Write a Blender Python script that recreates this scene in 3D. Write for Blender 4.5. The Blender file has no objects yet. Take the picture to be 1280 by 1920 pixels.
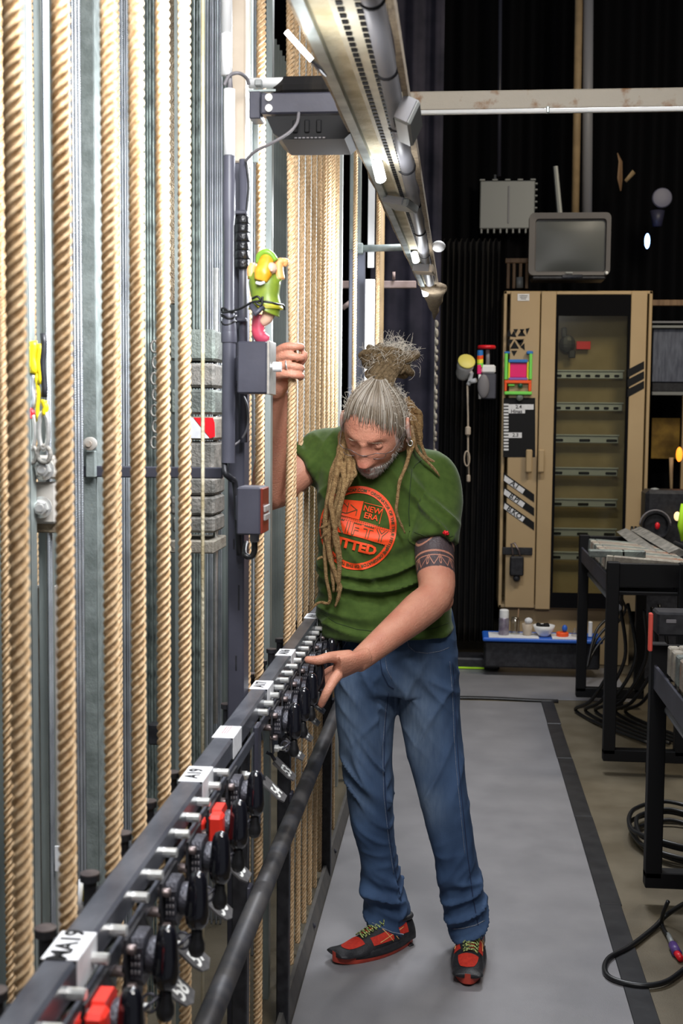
import bpy, math, random
import numpy as np
from mathutils import Vector, Matrix, noise
from mathutils.bvhtree import BVHTree
random.seed(7); np.random.seed(7)
S = bpy.context.scene
COL = S.collection
R = math.radians
# ---------------------------------------------------------------- camera
CAM = Vector((0, 0, 1.5)); F = 2315.0
MROT = Matrix.Rotation(R(5.35), 3, 'Z') @ Matrix.Rotation(R(90 - 4.413), 3, 'X') @ Matrix.Rotation(0.0087, 3, 'Z')
cd = bpy.data.cameras.new('camera'); cam = bpy.data.objects.new('camera', cd); COL.objects.link(cam)
cam.matrix_world = Matrix.Translation(CAM) @ MROT.to_4x4()
cd.sensor_width = 36; cd.lens = F / 1920 * 36; cd.clip_start = 0.05; cd.clip_end = 60
cd.dof.use_dof = True; cd.dof.focus_distance = 3.3; cd.dof.aperture_fstop = 7.5
S.camera = cam
S.view_settings.view_transform = 'Standard'; S.view_settings.look = 'None'
S.view_settings.gamma = 1; S.view_settings.use_curve_mapping = False
S.view_settings.exposure = 0.0
# ---------------------------------------------------------------- world and large lights
w = bpy.data.worlds.new('world'); S.world = w; w.use_nodes = True
w.node_tree.nodes['Background'].inputs[0].default_value = (0.80, 0.86, 1.0, 1)
w.node_tree.nodes['Background'].inputs[1].default_value = 0.15
def area(name, loc, target, sx, sy, power, color):
    l = bpy.data.lights.new(name, 'AREA'); l.shape = 'RECTANGLE'; l.size = sx; l.size_y = sy
    l.energy = power; l.color = color
    o = bpy.data.objects.new(name, l); COL.objects.link(o); o.location = loc
    o.rotation_euler = (Vector(target) - Vector(loc)).to_track_quat('-Z', 'Y').to_euler()
    return o
area('work_light_rear', (0.25, 5.3, 3.6), (-0.1, 3.6, 0.4), 0.8, 0.4, 85, (0.92, 0.95, 1.0))
area('front_fill_light', (0.55, 0.4, 3.1), (-0.2, 3.4, 1.0), 0.8, 0.6, 46, (1.0, 0.96, 0.92))  # soft front fill added above the camera, stands for no real lamp
area('work_light_back_room', (1.6, 5.6, 3.8), (1.0, 7.8, 1.0), 0.7, 0.7, 45, (1.0, 0.88, 0.68))
area('rope_fill_light', (-0.05, 1.2, 2.9), (-0.7, 1.9, 1.2), 1.4, 0.3, 24, (0.95, 0.97, 1.0))  # added fill that brightens the ropes from the right, no real fixture
# ---------------------------------------------------------------- unprojection from the photograph
def ray(px, py):
    return MROT @ Vector(((px - 640) / F, -(py - 960) / F, -1))
def W(px, py, Y):
    d = ray(px, py); return CAM + d * (Y / d.y)
def WX(px, py, X):
    d = ray(px, py); return CAM + d * (X / d.x)
def WZ(px, py, Z):
    d = ray(px, py); return CAM + d * ((Z - 1.5) / d.z)
# ---------------------------------------------------------------- materials
def mat(name, col, rough=0.6, metal=0.0, col2=None, scale=20, amt=0.5, bump=0.0, bscale=None, stretch=None,
        coat=0.0, detail=4, spec=0.5, sub=0.0, ramp=(0.35, 0.65)):
    m = bpy.data.materials.new(name); m.use_nodes = True; nt = m.node_tree; b = nt.nodes['Principled BSDF']
    b.inputs['Base Color'].default_value = (*col, 1); b.inputs['Roughness'].default_value = rough
    b.inputs['Metallic'].default_value = metal; b.inputs['Coat Weight'].default_value = coat
    b.inputs['Specular IOR Level'].default_value = spec
    if sub: b.inputs['Subsurface Weight'].default_value = sub; b.inputs['Subsurface Radius'].default_value = (0.012, 0.004, 0.002)
    if col2 is not None or bump:
        tc = nt.nodes.new('ShaderNodeTexCoord'); mp = nt.nodes.new('ShaderNodeMapping')
        nt.links.new(tc.outputs['Object'], mp.inputs[0])
        if stretch: mp.inputs['Scale'].default_value = stretch
        m['vec'] = mp.name
    if col2 is not None:
        n = nt.nodes.new('ShaderNodeTexNoise'); n.inputs['Scale'].default_value = scale; n.inputs['Detail'].default_value = detail
        nt.links.new(mp.outputs[0], n.inputs['Vector'])
        r = nt.nodes.new('ShaderNodeValToRGB'); r.color_ramp.elements[0].position = ramp[0]; r.color_ramp.elements[1].position = ramp[1]
        r.color_ramp.elements[0].color = (*col, 1); r.color_ramp.elements[1].color = (*col2, 1)
        nt.links.new(n.outputs['Fac'], r.inputs[0]); nt.links.new(r.outputs[0], b.inputs['Base Color'])
    if bump:
        n2 = nt.nodes.new('ShaderNodeTexNoise'); n2.inputs['Scale'].default_value = bscale or scale * 4; n2.inputs['Detail'].default_value = 3
        nt.links.new(mp.outputs[0], n2.inputs['Vector'])
        bp = nt.nodes.new('ShaderNodeBump'); bp.inputs['Strength'].default_value = bump; bp.inputs['Distance'].default_value = 0.01
        nt.links.new(n2.outputs['Fac'], bp.inputs['Height']); nt.links.new(bp.outputs[0], b.inputs['Normal'])
    return m
def emat(name, col, s):
    m = bpy.data.materials.new(name); m.use_nodes = True; nt = m.node_tree; b = nt.nodes['Principled BSDF']
    b.inputs['Base Color'].default_value = (*col, 1); b.inputs['Emission Color'].default_value = (*col, 1)
    b.inputs['Emission Strength'].default_value = s; return m
def glassmat(name, tint, alpha=0.2, rough=0.03):
    m = bpy.data.materials.new(name); m.use_nodes = True; nt = m.node_tree; nt.nodes.clear()
    o = nt.nodes.new('ShaderNodeOutputMaterial'); t = nt.nodes.new('ShaderNodeBsdfTransparent'); g = nt.nodes.new('ShaderNodeBsdfGlossy')
    t.inputs[0].default_value = (*tint, 1); g.inputs['Roughness'].default_value = rough; g.inputs[0].default_value = (0.9, 0.9, 0.9, 1)
    x = nt.nodes.new('ShaderNodeMixShader'); x.inputs[0].default_value = alpha
    nt.links.new(t.outputs[0], x.inputs[1]); nt.links.new(g.outputs[0], x.inputs[2]); nt.links.new(x.outputs[0], o.inputs[0]); return m
M = {}
M['rope'] = mat('hemp_rope', (0.50, 0.32, 0.165), 0.95, col2=(0.76, 0.56, 0.35), scale=160, bump=0.22, bscale=700, spec=0.15, stretch=(1, 1, 0.5))
M['rope_old'] = mat('hemp_rope_brown', (0.36, 0.22, 0.11), 0.95, col2=(0.58, 0.40, 0.23), scale=150, bump=0.22, bscale=700, spec=0.15)
M['cable'] = mat('steel_cable', (0.34, 0.36, 0.40), 0.42, 0.75, col2=(0.62, 0.66, 0.70), scale=8)
M['cable_dark'] = mat('steel_cable_dark', (0.10, 0.12, 0.11), 0.5, 0.6, col2=(0.30, 0.36, 0.33), scale=30)
M['galv'] = mat('galvanised_steel', (0.22, 0.25, 0.245), 0.42, 0.5, col2=(0.42, 0.47, 0.455), scale=14, stretch=(1, 1, 0.2), bump=0.05, bscale=60)
M['steel_col'] = mat('aged_grey_steel', (0.19, 0.22, 0.21), 0.6, 0.35, col2=(0.30, 0.34, 0.33), scale=30, bump=0.15, bscale=120)
M['rust_white'] = mat('dirty_primer_steel', (0.46, 0.43, 0.39), 0.7, 0.1, col2=(0.27, 0.16, 0.09), scale=26, ramp=(0.55, 0.74), stretch=(1, 1, .35))
M['slate'] = mat('slate_paint', (0.040, 0.040, 0.056), 0.45, 0.1, col2=(0.058, 0.058, 0.078), scale=10, bump=0.03, bscale=80)
M['slate_pipe'] = mat('grey_pvc', (0.065, 0.065, 0.085), 0.38, 0.0, col2=(0.085, 0.085, 0.11), scale=8)
M['cream'] = mat('cream_paint', (0.42, 0.34, 0.26), 0.5, col2=(0.50, 0.42, 0.33), scale=12)
M['beam'] = mat('stained_cream_beam', (0.30, 0.265, 0.21), 0.6, col2=(0.18, 0.09, 0.035), scale=22, ramp=(0.56, 0.68), bump=.1, bscale=60)
M['white'] = mat('white_plastic', (0.80, 0.80, 0.80), 0.4)
M['paper'] = mat('white_paper', (0.78, 0.78, 0.80), 0.7, col2=(0.68, 0.68, 0.70), scale=60)
M['ink'] = mat('black_ink', (0.007, 0.007, 0.008), 0.7, spec=.25)
M['black'] = mat('black_metal', (0.012, 0.012, 0.015), 0.42, 0.2, col2=(0.03, 0.03, 0.035), scale=40)
M['blackrack'] = mat('black_powder_coat', (0.005, 0.005, 0.006), 0.6, 0.0, spec=0.25)
M['blackgloss'] = mat('black_gloss_lacquer', (0.006, 0.006, 0.009), 0.10, 0.0, coat=0.6)
M['cast'] = mat('dark_cast_iron', (0.040, 0.040, 0.050), 0.38, 0.45, col2=(0.085, 0.085, 0.105), scale=60, bump=0.25, bscale=250)
M['castbrown'] = mat('oily_steel_pin', (0.13, 0.10, 0.10), 0.35, 0.6, col2=(0.20, 0.16, 0.15), scale=50)
M['zinc'] = mat('zinc_bolt', (0.70, 0.70, 0.68), 0.28, 0.75, col2=(0.85, 0.85, 0.82), scale=90)
M['rail'] = mat('worn_dark_rail', (0.075, 0.080, 0.10), 0.34, 0.5, col2=(0.15, 0.155, 0.18), scale=22, bump=0.05, bscale=90, stretch=(1, .4, 1))
M['red'] = mat('red_lock', (0.80, 0.035, 0.02), 0.4)
M['redtape'] = mat('red_tape', (0.75, 0.01, 0.02), 0.4)
M['plate'] = mat('grey_number_plate', (0.085, 0.083, 0.085), 0.5, 0.1, col2=(0.12, 0.115, 0.115), scale=90)
M['digit'] = mat('white_stencil', (0.75, 0.75, 0.72), 0.6)
M['brick'] = mat('counterweight_iron', (0.15, 0.145, 0.13), 0.65, 0.3, col2=(0.30, 0.28, 0.25), scale=30, bump=0.3, bscale=140)
M['brick_rust'] = mat('rusty_counterweight', (0.24, 0.20, 0.16), 0.7, 0.2, col2=(0.30, 0.11, 0.05), scale=12, ramp=(.5, .7), bump=0.3, bscale=140)
M['brick_pale'] = mat('pale_counterweight', (0.36, 0.33, 0.27), 0.7, 0.15, col2=(0.20, 0.17, 0.14), scale=22, bump=0.3, bscale=140)
M['brick_grey'] = mat('greenish_counterweight', (0.22, 0.25, 0.22), 0.6, 0.25, col2=(0.12, 0.13, 0.12), scale=16, bump=0.3, bscale=140)
M['mat'] = mat('grey_dance_vinyl', (0.185, 0.180, 0.188), 0.45, col2=(0.225, 0.218, 0.226), scale=5, bump=0.10, bscale=420, spec=.45)
M['strip'] = mat('black_floor_tape', (0.016, 0.016, 0.018), 0.38, col2=(0.026, 0.026, 0.028), scale=15, bump=0.15, bscale=12)
M['concrete'] = mat('olive_brown_floor', (0.100, 0.080, 0.050), 0.5, col2=(0.15, 0.125, 0.085), scale=5, bump=0.08, bscale=200, spec=.4)
M['wallgrey'] = mat('pale_block_wall', (0.17, 0.175, 0.165), 0.9, col2=(0.23, 0.235, 0.225), scale=6)
M['drape'] = mat('black_velour', (0.006, 0.0055, 0.006), 0.9, col2=(0.026, 0.022, 0.018), scale=9, ramp=(.5, .85), stretch=(4, 1, .3), spec=.25)
M['drape_blue'] = mat('blue_black_cloth', (0.012, 0.012, 0.022), 0.8, col2=(0.035, 0.032, 0.05), scale=5, spec=.25)
M['blackwall'] = mat('black_wall_paint', (0.004, 0.004, 0.005), 0.9, spec=.1)
M['beige'] = mat('beige_cabinet_paint', (0.42, 0.295, 0.155), 0.5, col2=(0.45, 0.32, 0.17), scale=4)
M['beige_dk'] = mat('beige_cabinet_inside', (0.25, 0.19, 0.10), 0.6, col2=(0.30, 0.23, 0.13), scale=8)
M['din'] = mat('zinc_din_rail', (0.42, 0.44, 0.45), 0.4, 0.5)
M['tv'] = mat('grey_tv_shell', (0.095, 0.087, 0.087), 0.55)
M['screen'] = mat('dark_crt_glass', (0.05, 0.055, 0.055), 0.38)
M['heatsink'] = mat('grey_aluminium', (0.27, 0.28, 0.275), 0.5, 0.2)
M['blue'] = mat('blue_plastic', (0.02, 0.12, 0.55), 0.4)
M['pipegrey'] = mat('grey_pipe', (0.24, 0.24, 0.26), 0.45)
M['webbing'] = mat('yellowed_cloth', (0.80, 0.72, 0.52), 0.85, col2=(0.52, 0.43, 0.25), scale=14, bump=.3, bscale=120)
M['wood'] = mat('brown_wood', (0.28, 0.17, 0.09), 0.6, col2=(0.18, 0.10, 0.05), scale=10, stretch=(4, 4, .5))
M['tanpipe'] = mat('tan_tube', (0.40, 0.28, 0.15), 0.6, col2=(0.30, 0.21, 0.11), scale=12)
M['brownedge'] = mat('frayed_brown_edge', (0.20, 0.15, 0.10), 0.9, col2=(0.34, 0.27, 0.18), scale=60, bump=.5, bscale=300)
M['blackcable'] = mat('black_rubber_cable', (0.008, 0.008, 0.009), 0.38)
M['greycable'] = mat('grey_cable', (0.17, 0.16, 0.17), 0.5)
M['led'] = emat('lit_led_tube', (0.93, 0.96, 1.0), 14)
M['bluelamp'] = emat('lit_blue_lamp', (0.25, 0.45, 1.0), 9)
M['orangelamp'] = emat('lit_orange_lamp', (1.0, 0.25, 0.02), 2.2)
M['yellow'] = mat('yellow_tape', (0.85, 0.68, 0.01), 0.4)
M['amber'] = mat('amber_backdrop', (0.30, 0.18, 0.03), 0.8, col2=(0.16, 0.09, 0.015), scale=14)
M['bluegrey'] = mat('frosted_blue_panel', (0.15, 0.17, 0.23), 0.4, col2=(0.07, 0.08, 0.12), scale=18, stretch=(3, 3, .5))
M['hivis'] = mat('hi_vis_fabric', (0.45, 0.80, 0.02), 0.7)
# ---------------------------------------------------------------- mesh builder
class MB:
    def __init__(s): s.v = []; s.f = []; s.mi = []; s.cm = 0
    def add(s, vs, fs):
        n = len(s.v); s.v += [tuple(v) for v in vs]; s.f += [tuple(i + n for i in f) for f in fs]; s.mi += [s.cm] * len(fs); return s
    def box(s, c, d, rot=None, bev=0.0):
        hx, hy, hz = d[0] / 2, d[1] / 2, d[2] / 2; c = Vector(c)
        b = min(bev, hx * .9, hy * .9, hz * .9)
        if b <= 0:
            vs = [Vector((x, y, z)) for z in (-hz, hz) for y in (-hy, hy) for x in (-hx, hx)]
            fs = [(0, 2, 3, 1), (4, 5, 7, 6), (0, 1, 5, 4), (2, 6, 7, 3), (0, 4, 6, 2), (1, 3, 7, 5)]
        else:                                   # chamfered box: 24 vertices
            vs = []; idx = {}
            for sx in (-1, 1):
                for sy in (-1, 1):
                    for sz in (-1, 1):
                        for ax in range(3):
                            p = [sx * (hx - b), sy * (hy - b), sz * (hz - b)]; p[ax] += (sx, sy, sz)[ax] * b
                            idx[(sx, sy, sz, ax)] = len(vs); vs.append(Vector(p))
            fs = []
            for ax in range(3):
                o = [a for a in range(3) if a != ax]
                for sg in (-1, 1):
                    q = []
                    for u, v_ in ((-1, -1), (1, -1), (1, 1), (-1, 1)):
                        k = [0, 0, 0]; k[ax] = sg; k[o[0]] = u; k[o[1]] = v_; q.append(idx[(*k, ax)])
                    fs.append(tuple(q))
                for u in (-1, 1):
                    for v_ in (-1, 1):
                        a = [0, 0, 0]; a[ax] = -1; a[o[0]] = u; a[o[1]] = v_; c2 = list(a); c2[ax] = 1
                        fs.append((idx[(*a, o[0])], idx[(*c2, o[0])], idx[(*c2, o[1])], idx[(*a, o[1])]))
            for sx in (-1, 1):
                for sy in (-1, 1):
                    for sz in (-1, 1): fs.append(tuple(idx[(sx, sy, sz, a)] for a in range(3)))
        if rot is not None: vs = [rot @ v for v in vs]
        return s.add([v + c for v in vs], fs)
    def loft(s, rings, cap=True, closed=False):
        n = len(rings[0]); vs = [p for r in rings for p in r]; fs = []
        m = len(rings)
        for i in range(m if closed else m - 1):
            a = i * n; b = ((i + 1) % m) * n
            for k in range(n): k2 = (k + 1) % n; fs.append((a + k, a + k2, b + k2, b + k))
        if cap and not closed: fs.append(tuple(range(n))[::-1]); fs.append(tuple((m - 1) * n + k for k in range(n)))
        return s.add(vs, fs)
    def tube(s, pts, r, n=8, cap=True, closed=False, flat=None):
        pts = [Vector(p) for p in pts]; m = len(pts)
        rr = r if hasattr(r, '__len__') else [r] * m
        T = []
        for i in range(m):
            if closed: t = pts[(i + 1) % m] - pts[i - 1]
            else: t = pts[min(i + 1, m - 1)] - pts[max(i - 1, 0)]
            T.append(t.normalized() if t.length > 1e-9 else Vector((0, 0, 1)))
        u = T[0].orthogonal().normalized() if flat is None else (flat - T[0] * flat.dot(T[0])).normalized()
        rings = []
        for i in range(m):
            u = (u - T[i] * u.dot(T[i]))
            u = u.normalized() if u.length > 1e-6 else T[i].orthogonal().normalized()
            v = T[i].cross(u)
            ra, rb = (rr[i] if hasattr(rr[i], '__len__') else (rr[i], rr[i]))
            rings.append([pts[i] + u * (ra * math.cos(a)) + v * (rb * math.sin(a)) for a in (2 * math.pi * k / n for k in range(n))])
        return s.loft(rings, cap, closed)
    def cyl(s, p0, p1, r0, r1=None, n=16): return s.tube([p0, p1], [r0, r0 if r1 is None else r1], n)
    def lathe(s, base, axis, prof, n=20):
        base = Vector(base); ax = Vector(axis).normalized(); u = ax.orthogonal().normalized(); v = ax.cross(u)
        return s.loft([[base + ax * h + (u * math.cos(a) + v * math.sin(a)) * r for a in (2 * math.pi * k / n for k in range(n))] for r, h in prof])
    def hexb(s, base, axis, r, l, rs, ls):      # hexagon head and shank
        s.lathe(base, axis, [(r * .85, 0), (r, .08 * l), (r, .92 * l), (r * .85, l)], 6)
        b = Vector(base) + Vector(axis).normalized() * l; s.lathe(b, axis, [(rs, 0), (rs, ls * .93), (rs * .8, ls)], 10)
        return s
    def ball(s, c, r, n=12, m=8, rot=None):
        c = Vector(c); rx, ry, rz = r if hasattr(r, '__len__') else (r, r, r); rings = []
        for j in range(m + 1):
            t = math.pi * (0.02 + 0.96 * j / m)
            ring = [Vector((rx * math.sin(t) * math.cos(a), ry * math.sin(t) * math.sin(a), -rz * math.cos(t))) for a in (2 * math.pi * k / n for k in range(n))]
            rings.append([c + (rot @ p if rot else p) for p in ring])
        return s.loft(rings)
    def quad(s, a, b, c, d): return s.add([a, b, c, d], [(0, 1, 2, 3)])
    def prism(s, poly, d):                       # extrude polygon by vector d
        n = len(poly); poly = [Vector(p) for p in poly]; d = Vector(d)
        return s.add(poly + [p + d for p in poly], [tuple(range(n))[::-1], tuple(range(n, 2 * n))] + [(k, (k + 1) % n, n + (k + 1) % n, n + k) for k in range(n)])
    def build(s, name, material, parent=None, smooth=False, local=False):
        me = bpy.data.meshes.new(name)
        off = Vector((0, 0, 0)) if (parent is None or local) else root_loc(parent)
        me.from_pydata([(v[0] - off[0], v[1] - off[1], v[2] - off[2]) for v in s.v], [], s.f)
        mats = material if isinstance(material, (list, tuple)) else [material]
        for m in mats: me.materials.append(m)
        me.update()
        if len(mats) > 1: me.polygons.foreach_set('material_index', s.mi)
        if smooth: me.shade_smooth()
        if smooth == 'auto':
            try: me.set_sharp_from_angle(angle=R(40))
            except Exception: pass
        o = bpy.data.objects.new(name, me); COL.objects.link(o)
        if parent: o.parent = parent
        return o
def root_loc(p):
    l = Vector(p.location)
    while p.parent: p = p.parent; l += Vector(p.location)
    return l
def tag(o, label=None, cat=None, group=None, kind=None):
    if label: o['label'] = label
    if cat: o['category'] = cat
    if group: o['group'] = group
    if kind: o['kind'] = kind
    return o
def thing(name, label, cat, loc=(0, 0, 0), group=None, rz=0):
    o = bpy.data.objects.new(name, None); COL.objects.link(o); o.location = loc; o.rotation_euler[2] = rz; o.empty_display_size = .05
    return tag(o, label, cat, group)
def copy_tree(o, parent=None):
    kids = [c for c in bpy.data.objects if c.parent == o]
    c = o.copy(); COL.objects.link(c); c.parent = parent
    for k in kids: copy_tree(k, c)
    return c
def orig(o): return o
def evalmesh(o):                                # modifier result as a plain mesh
    dg = bpy.context.evaluated_depsgraph_get(); dg.update()
    return bpy.data.meshes.new_from_object(o.evaluated_get(dg))
def remesh(mb, size, smooth_it=6, fac=0.5):
    o = mb.build('tmp', M['white'])
    r = o.modifiers.new('r', 'REMESH'); r.mode = 'VOXEL'; r.voxel_size = size; r.adaptivity = 0
    if smooth_it:
        s_ = o.modifiers.new('s', 'SMOOTH'); s_.factor = fac; s_.iterations = smooth_it
    me = evalmesh(o); old = o.data; bpy.data.objects.remove(o); bpy.data.meshes.remove(old); me.materials.clear(); return me
def getco(me):
    a = np.empty(len(me.vertices) * 3); me.vertices.foreach_get('co', a); return a.reshape(-1, 3)
def getno(me):
    a = np.empty(len(me.vertices) * 3); me.vertices.foreach_get('normal', a); return a.reshape(-1, 3)
def setco(me, a): me.vertices.foreach_set('co', a.ravel()); me.update()
def text_geo(txt, size, depth=0.0, bold=0.0, res=3):
    c = bpy.data.curves.new('t', 'FONT'); c.body = txt; c.size = size; c.extrude = depth; c.offset = bold
    c.align_x = 'CENTER'; c.align_y = 'CENTER'; c.resolution_u = res
    o = bpy.data.objects.new('t', c); COL.objects.link(o); me = evalmesh(o)
    vs = [v.co.copy() for v in me.vertices]; fs = [tuple(p.vertices) for p in me.polygons]
    bpy.data.objects.remove(o); bpy.data.curves.remove(c); bpy.data.meshes.remove(me); return vs, fs
def put_text(mb, txt, size, c, ux, uy, bold=0.0, depth=0.0006):
    vs, fs = text_geo(txt, size, depth, bold); ux = Vector(ux).normalized(); uy = Vector(uy).normalized(); n = ux.cross(uy)
    mb.add([Vector(c) + ux * v.x + uy * v.y + n * v.z for v in vs], fs); return mb
def lerp(a, b, t): return a + (b - a) * t
def smoothpts(pts, k=4):                        # Catmull-Rom resampling
    P = [Vector(p) for p in pts]; out = []
    for i in range(len(P) - 1):
        p0 = P[max(i - 1, 0)]; p1 = P[i]; p2 = P[i + 1]; p3 = P[min(i + 2, len(P) - 1)]
        for j in range(k):
            t = j / k; out.append(0.5 * ((2 * p1) + (p2 - p0) * t + (2 * p0 - 5 * p1 + 4 * p2 - p3) * t * t + (3 * p1 - p0 - 3 * p2 + p3) * t ** 3))
    out.append(P[-1]); return out
def interp(vals, k):
    v = list(vals); n = len(v); out = []
    for i in range((n - 1) * k + 1):
        t = i / k; j = min(int(t), n - 2); out.append(lerp(v[j], v[j + 1], t - j))
    return out
# ================================================================ THE SETTING
def struct(name, mb, m, smooth=False): return tag(mb.build(name, m, smooth=smooth), kind='structure')
struct('floor', MB().box((1.2, 4.6, -0.05), (6.4, 10.6, 0.1)), M['concrete'])
struct('wall_left', MB().box((-1.55, 4.6, 2.6), (0.1, 10.6, 5.4)), M['wallgrey'])
struct('wall_back', MB().box((1.2, 9.85, 2.6), (6.4, 0.1, 5.4)), M['blackwall'])
struct('wall_right', MB().box((4.35, 4.6, 2.6), (0.1, 10.6, 5.4)), M['blackwall'])
# floor coverings
def sheet(name, x0, x1, y0, y1, h, m, label, cat, z0=0.0):
    return tag(MB().box(((x0 + x1) / 2, (y0 + y1) / 2, z0 + h / 2), (x1 - x0, y1 - y0, h), bev=0.0015).build(name, m), label, cat)
sheet('floor_mat', -0.387, 0.460, 0.3, 6.50, 0.004, M['mat'], 'long grey vinyl mat under the man along the rope wall', 'floor mat')
sheet('floor_mat', -0.387, 0.95, 6.58, 7.46, 0.004, M['mat'], 'short grey mat crossing in front of the beige cabinet', 'floor mat')
t = thing('floor_strip', 'black tape strip running along the right edge of the long grey mat', 'floor tape', (0.493, 3.0, 0))
yy = 0.6
for i, L in enumerate((.7, .9, .62, .95, .85, .8, .62, .5)):
    MB().box((0.493 + random.uniform(-.003, .003), yy + L / 2, 0.0035), (0.066, L - .004, 0.007), bev=.002).build('tape_length', M['strip'], t); yy += L
mb = MB(); pts = [Vector((x, 6.54 + .012 * math.sin(x * 9), .008)) for x in np.linspace(-.48, .55, 26)]
tag(mb.tube(pts, [(0.022, 0.007)] * 26, 8, flat=Vector((0, 1, 0))).build('cable_cover', M['strip'], smooth=True), 'low black cable cover lying across the floor between the two grey mats', 'cable cover')
mb = MB(); mb.prism([(-.412, .4, 0), (-.388, .4, 0), (-.390, .4, .008), (-.402, .4, .050), (-.412, .4, .050)], (0, 6.2, 0))
t = thing('floor_kerb', 'low grey steel kerb along the left edge of the walkway mat', 'kerb', (-.40, 3.5, 0))
mb.build('kerb_angle', mat('dull_kerb_paint', (.075, .072, .068), .6, .1, col2=(.11, .10, .09), scale=20), t)
for y in np.arange(1.6, 6.4, .62): MB().lathe((-.395, y, .026), (1, 0, .55), [(.008, 0), (.008, .004), (.004, .006)], 10).build('kerb_bolt', M['cast'], t)
# ================================================================ ROPE WALL
def twist_mesh(name, r, lobes, pitch, z0, z1, dz, n, depth, m, wob=0.0, bend=None):
    mb = MB(); rings = []; steps = int((z1 - z0) / dz)
    rho = r * (1 - depth); cdist = r - rho * .62; lr = r - cdist
    prof_ = []
    for k in range(n):
        a = 2 * math.pi * k / n; best = r * .60
        for l in range(lobes):
            d = a - 2 * math.pi * l / lobes; c_ = math.cos(d); q = lr * lr - (cdist * math.sin(d)) ** 2
            if q > 0 and c_ > 0: best = max(best, cdist * c_ + math.sqrt(q))
        prof_.append(best)
    for i in range(steps + 1):
        z = z0 + i * dz; ph = 2 * math.pi * z / pitch; ox, oy = bend(z) if bend else (0, 0)
        rings.append([(ox + prof_[k] * math.cos(2 * math.pi * k / n + ph), oy + prof_[k] * math.sin(2 * math.pi * k / n + ph), z) for k in range(n)])
    mb.loft(rings)
    o = mb.build(name, m, smooth=True); return o
RX = -0.425
def YR(px): d = ray(px, 800); return RX / d.x * d.y
HY = 3.07
ropeproto = twist_mesh('hemp_rope', 0.0106, 4, 0.046, 0.03, 3.0, 0.0028, 32, .40, M['rope'])
placed = 0
front = [YR(p_) for p_ in (32, 120, 207, 258, 306, 346)]
ords = ['nearest', 'second nearest', 'third nearest', 'fourth nearest', 'fifth nearest', 'sixth nearest']
def put_rope(x, y, label, group, m=None, s=1.0, rz=None, z=0, tilt=(0, 0)):
    global placed
    o = ropeproto if placed == 0 else ropeproto.copy()
    if placed: COL.objects.link(o)
    placed += 1
    o.location = (x, y, z); o.rotation_euler = (tilt[0], tilt[1], random.uniform(0, 6) if rz is None else rz); o.scale = (s, s, 1)
    if m: o.material_slots[0].link = 'OBJECT'; o.material_slots[0].material = m
    tag(o, label, 'rope', group); return o
for y, w_ in zip(front, ords):
    put_rope(RX, y, 'thick tan hemp rope, %s of the six left of the grey post' % w_, 'thick hemp ropes left of the grey post')
put_rope(RX, YR(462), 'thick hemp rope passing just behind the two switch boxes on the grey post', 'front hemp ropes right of the grey post', M['rope_old'])
put_rope(RX, YR(487), 'thick hemp rope crossing in front of the raised forearm, second right of the post', 'front hemp ropes right of the grey post')
y = YR(551); names = ['first', 'second', 'third', 'fourth', 'fifth', 'sixth', 'seventh', 'eighth', 'ninth', 'tenth', 'eleventh', 'twelfth']
i = 0
while y < YR(632):
    if True:
        put_rope(RX, y, 'tan hemp rope hanging %s behind the rope held by the man, in the front row' % names[i], 'front hemp ropes right of the grey post', None, .74); i += 1
    y += .137
# rope the man pulls: bends slightly towards him
def bend(z):
    d = 1 - abs(z - 1.66) / 1.2
    return (0.012 * max(0, d) ** 2, 0.0)
held = twist_mesh('hemp_rope', 0.0106, 4, 0.046, 0.03, 3.0, 0.0028, 32, .40, M['rope'], bend=bend)
held.location = (RX, HY, 0)
tag(held, 'tan hemp rope gripped by the raised hand of the man', 'rope')
bi = 0
for y in (W(8, 800, 1.85), 1.90, W(219, 800, 2.2)):
    put_rope(W(60, 700, 2.12).x if bi == 1 else y.x, 2.12 if bi == 1 else y.y, ['thin looking rear hemp rope at the far left edge of the picture', 'rear hemp rope beside the yellow taped cable ends', 'rear hemp rope showing as a sliver beside the third front rope'][bi], 'rear hemp ropes', None, .82); bi += 1
y = 3.22; bi = 0
while y < 5.6:
    put_rope(-.56, y, 'rear row hemp rope hanging behind the front ropes right of the grey post', 'rear row ropes behind the front row', M['rope_old'] if bi % 3 == 0 else None, .95); bi += 1
    y += .95
q = W(664, 600, 5.2); put_rope(q.x, 5.2, 'single hemp rope beside the blue grey post behind the man', None, None, .9)
q = W(707, 600, 5.45); put_rope(q.x, 5.45, 'pale hemp rope just right of the blue grey post, above the bun of the man', None, None, .9)
# ---- steel cables
cab = twist_mesh('steel_cable', 0.0031, 5, 0.022, 0.0, 3.1, 0.0030, 15, .5, M['cable']); used = [False]
def put_cable(px, Y, label, group, m=None, s=1.0):
    o = cab if not used[0] else cab.copy()
    if used[0]: COL.objects.link(o)
    used[0] = True
    p = W(px, 700, Y); o.location = (p.x, p.y, 0); o.scale = (s, s, 1); o.rotation_euler[2] = random.uniform(0, 6)
    if m: o.material_slots[0].link = 'OBJECT'; o.material_slots[0].material = m
    tag(o, label, 'steel cable', group)
ords2 = ['leftmost ', 'second from left ', 'third from left ', 'fourth from left ', 'fifth from left ', 'sixth from left ', 'rightmost ']
def cables(lst, Y, lab, grp, m=None, s=1.0):
    for q, px in enumerate(lst): put_cable(px, Y + (q % 2) * .03, ords2[q] + lab[0].lower() + lab[1:], grp, m, s)
cables((88, 92), 1.98, 'steel cable close to the left edge of the second nearest rope', 'cables by the second rope')
cables((134, 140, 146, 152), 2.15, 'bright steel cable in the bundle right of the second nearest rope', 'cable bundle right of the second rope', None, 1.1)
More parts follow.
